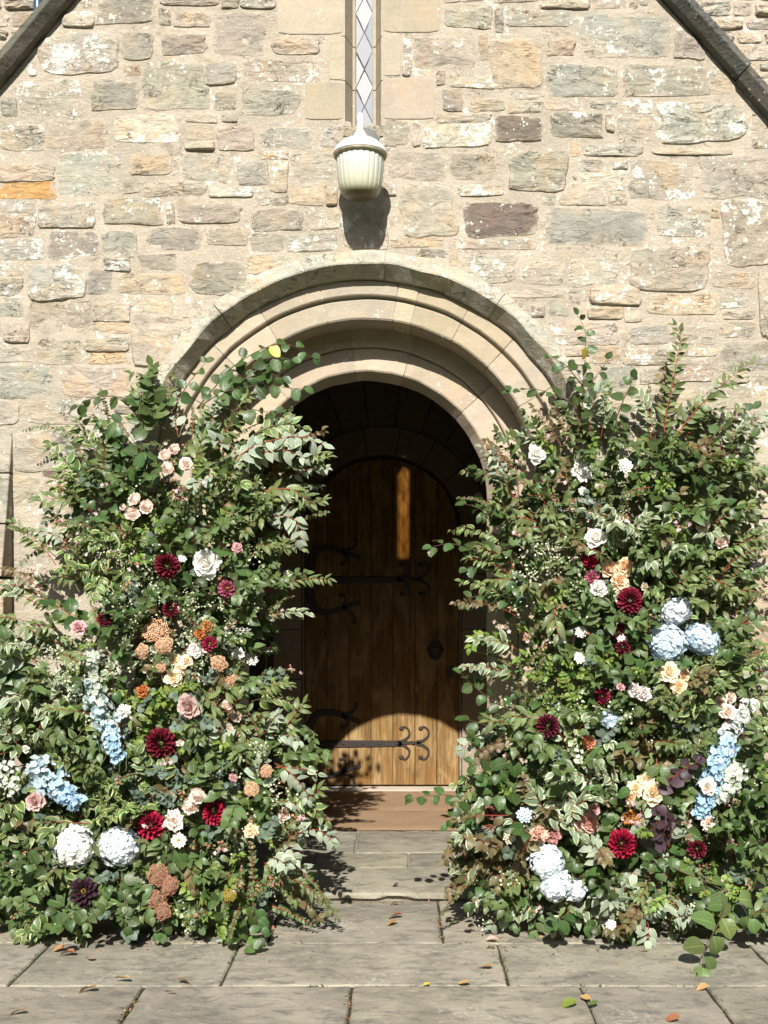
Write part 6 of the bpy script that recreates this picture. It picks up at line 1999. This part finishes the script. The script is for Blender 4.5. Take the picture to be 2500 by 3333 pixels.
branch(HR, [(2040, 2840), (2010, 2900), (1990, 2960), (1985, 3010)], 'silver', -0.68, -0.76, 1.15, 'white edged leaves hanging near the ground')
branch(HR, [(2080, 2880), (2090, 2940), (2110, 3010), (2110, 3060)], 'silver', -0.70, -0.82, 1.15)
branch(HR, [(1880, 2890), (1870, 2940), (1880, 2990)], 'silver', -0.66, -0.74, 1.05)
branch(HR, [(2200, 2950), (2210, 3000), (2190, 3040)], 'var', -0.64, -0.70, 0.9)
branch(HR, [(2180, 2820), (2250, 2850), (2320, 2880), (2400, 2930), (2440, 2990)], 'big', -0.78, -0.95, 1.05, 'large bright green beech leaves low in front')
branch(HR, [(2360, 2920), (2350, 2980), (2320, 3040), (2290, 3100), (2290, 3150)], 'big', -0.86, -1.14, 1.05, 'trailing twig of broad leaves over the paving')
branch(HR, [(2140, 2560), (2190, 2530), (2230, 2500), (2270, 2480)], 'plum', -0.72, -0.80, 1.0, 'cluster of round plum coloured leaves')
branch(HR, [(2100, 2740), (2130, 2690), (2150, 2650)], 'plum', -0.76, -0.86, 1.15)
branch(HR, [(2180, 2760), (2160, 2710), (2180, 2670)], 'plum', -0.76, -0.86, 1.05)
branch(HR, [(2380, 2000), (2440, 1960), (2490, 1900)], 'tiny', -0.25, -0.3, 1.2)
branch(HR, [(2360, 1900), (2300, 1880), (2240, 1900), (2190, 1920)], 'olive', -0.36, -0.45, 1.05)
branch(HR, [(2350, 1790), (2420, 1770), (2460, 1780)], 'dark', -0.25, -0.3, 0.9)

for (_n, sp_), (root_, fo_) in OVER.items(): fo_.build('branch_leaves', LM[sp_], root_)

# ------------------------------------------------------------------ fallen leaves and petals on the paving
def fallen(px, py, L, kind, rot, label, z=0.004, tpls='oval'):
    p = G(px, py, z)
    V, F, U = leaf_template(tpls, 8, int(px))
    me = mesh_from('fallen_leaf', V.tolist(), F, {'brown': LM['fallen'], 'green': LM['lime'], 'pink': M['petal'], 'yellow': LM['yellow'], 'dark': LM['plum'], 'blue': M['petal']}[kind], uvs=U, smooth=True)
    nm = 'fallen_petal' if kind in ('pink', 'blue') else 'fallen_leaf'
    o = _obj(nm, me, None, {'pink': (0.70, 0.40, 0.34, .2), 'blue': (0.5, 0.62, .76, 0)}.get(kind, (1, 1, 1, 1)))
    o.location = p + Vector((0, 0, L * 0.24)); o.rotation_euler = (R(random.uniform(-6, 6)), R(random.uniform(-14, 14)), R(rot)); o.scale = (L, L, L)
    tag(o, label, 'petal' if nm == 'fallen_petal' else 'leaf', 'fallen leaves on the paving' if nm == 'fallen_leaf' else 'fallen petals on the paving')
FL = [(210, 3092, .055, 'brown', 100, 'curled dark brown leaf nearest the cream edged branch'), (243, 3112, .07, 'brown', 80, 'orange brown leaf on the second paving row under the branch'),
 (300, 3130, .055, 'brown', 40, 'ruddy leaf beside the orange brown one'), (425, 3196, .065, 'brown', 95, 'orange leaf on the joint above the lower paving row'), (575, 3200, .07, 'brown', -80, 'light orange broad leaf on the row joint'),
 (570, 3237, .045, 'brown', 90, 'small pink brown leaf below the light orange one'), (312, 3230, .075, 'brown', 75, 'long tan leaf just under the row joint'), (85, 3300, .065, 'brown', 95, 'reddish leaf at the lowest corner of the paving'),
 (290, 3058, .07, 'brown', 92, 'thin brown leaf beneath the hydrangea side'), (1310, 2987, .07, 'brown', 85, 'upper of the two slim brown leaves before the step'), (1295, 3007, .065, 'brown', 92, 'lower of the two slim brown leaves before the step'),
 (1297, 2945, .05, 'brown', 70, 'orange leaf lying against the step face'), (1490, 3008, .055, 'green', 88, 'slim green leaf beside the short joint'), (1620, 3065, .05, 'pink', 90, 'pink petal at the head of the leafy joint'),
 (1612, 3090, .05, 'green', 60, 'green leaf fallen in the joint under the pink petal'), (1605, 3155, .06, 'brown', 80, 'red brown leaf in the joint near its foot'), (1530, 3208, .05, 'brown', 60, 'crumpled brown leaf on the front row joint'),
 (1400, 3208, .03, 'yellow', 90, 'small bright orange yellow leaf on the row joint'), (1880, 3275, .07, 'green', 100, 'pale green sprig leaf on the front paving'), (1925, 3283, .055, 'green', -30, 'bright green leaf next to the pale sprig leaf'),
 (1925, 3262, .045, 'brown', 50, 'brown leaf touching the bright green leaf'), (2215, 3325, .06, 'brown', 70, 'orange leaf at the very front edge of the paving'), (2115, 3098, .04, 'yellow', 85, 'orange yellow leaf under the hanging white leaves'),
 (685, 3062, .035, 'blue', 30, 'pale blue petal at the foot of the flowers'), (725, 3066, .035, 'blue', 140, 'second blue petal nearer the door side'), (2305, 3218, .05, 'brown', 92, 'thin red brown leaf lying in the long joint')]
for f_ in FL: fallen(*f_)
for px, py, L, rot, lab in ((1297, 2884, .045, 80, 'dark curled leaf lying on the step'), (1276, 2653, .035, 90, 'small brown leaf on the doormat')):
    p = G(px, py, FLOOR_Z + .01)
    fallen(px, py, L, 'dark' if py > 2700 else 'brown', rot, lab, z=FLOOR_Z + .004)

# moss and litter in the joints of the paving
litter = Foliage(); rg = random.Random(77)
def joint_litter(p0, p1, n, f=litter, w=0.006):
    for _ in range(n):
        u = rg.random(); a, b_ = G(*p0), G(*p1)
        p = a.lerp(b_, u) + Vector((rg.gauss(0, w), rg.gauss(0, w * .6), 0.0))
        d = Vector((rg.gauss(0, 1), rg.gauss(0, 1), rg.uniform(.1, .8))).normalized()
        f.leaf(rg.choice(tpl('lance', 3)), m4(frame_from(d, Vector((0, 0, 1))), p), rg.uniform(.006, .018))
for a, b_, n in (((1426, 2975), (1440, 3069), 26), ((1634, 3075), (1648, 3204), 40), ((1140, 3223), (1128, 3330), 30), ((159, 3070), (27, 3206), 40), ((772, 3080), (723, 3209), 26), ((464, 3219), (385, 3330), 40), ((1000, 3211), (1060, 3211), 30), ((1220, 3069), (1260, 3069), 14), ((1898, 3205), (1930, 3300), 30), ((2313, 3215), (2383, 3322), 20), ((1500, 3069), (1540, 3069), 10), ((0, 3069), (900, 3069), 60), ((1200, 3211), (2400, 3211), 50)):
    joint_litter(a, b_, n)
dry = Foliage()
for a, b_, n in (((1426, 2975), (1440, 3069), 22), ((1634, 3075), (1648, 3204), 30), ((1140, 3223), (1128, 3330), 25), ((464, 3219), (385, 3330), 25), ((1000, 2938), (1500, 2938), 70)):
    joint_litter(a, b_, n, dry)
for _ in range(150):      # clippings and crumbs under the flowers
    px = rg.choice([rg.uniform(0, 1050), rg.uniform(1480, 2500)]); py = 3035 + abs(rg.gauss(0, 55))
    d = Vector((rg.gauss(0, 1), rg.gauss(0, 1), rg.uniform(0, .3))).normalized()
    p_ = G(px, min(3310, py), 0.004)
    (dry if rg.random() < .5 else litter).leaf(rg.choice(tpl('lance', 3)), m4(frame_from(d, Vector((0, 0, 1))), p_), rg.uniform(.007, .022))
dl = dry.build('joint_litter', LM['fallen'], None); tag(dl, 'dry leaf crumbs in the paving joints')

lt = litter.build('joint_moss', LM['mid'], None); tag(lt, 'green moss and grass in the paving joints')
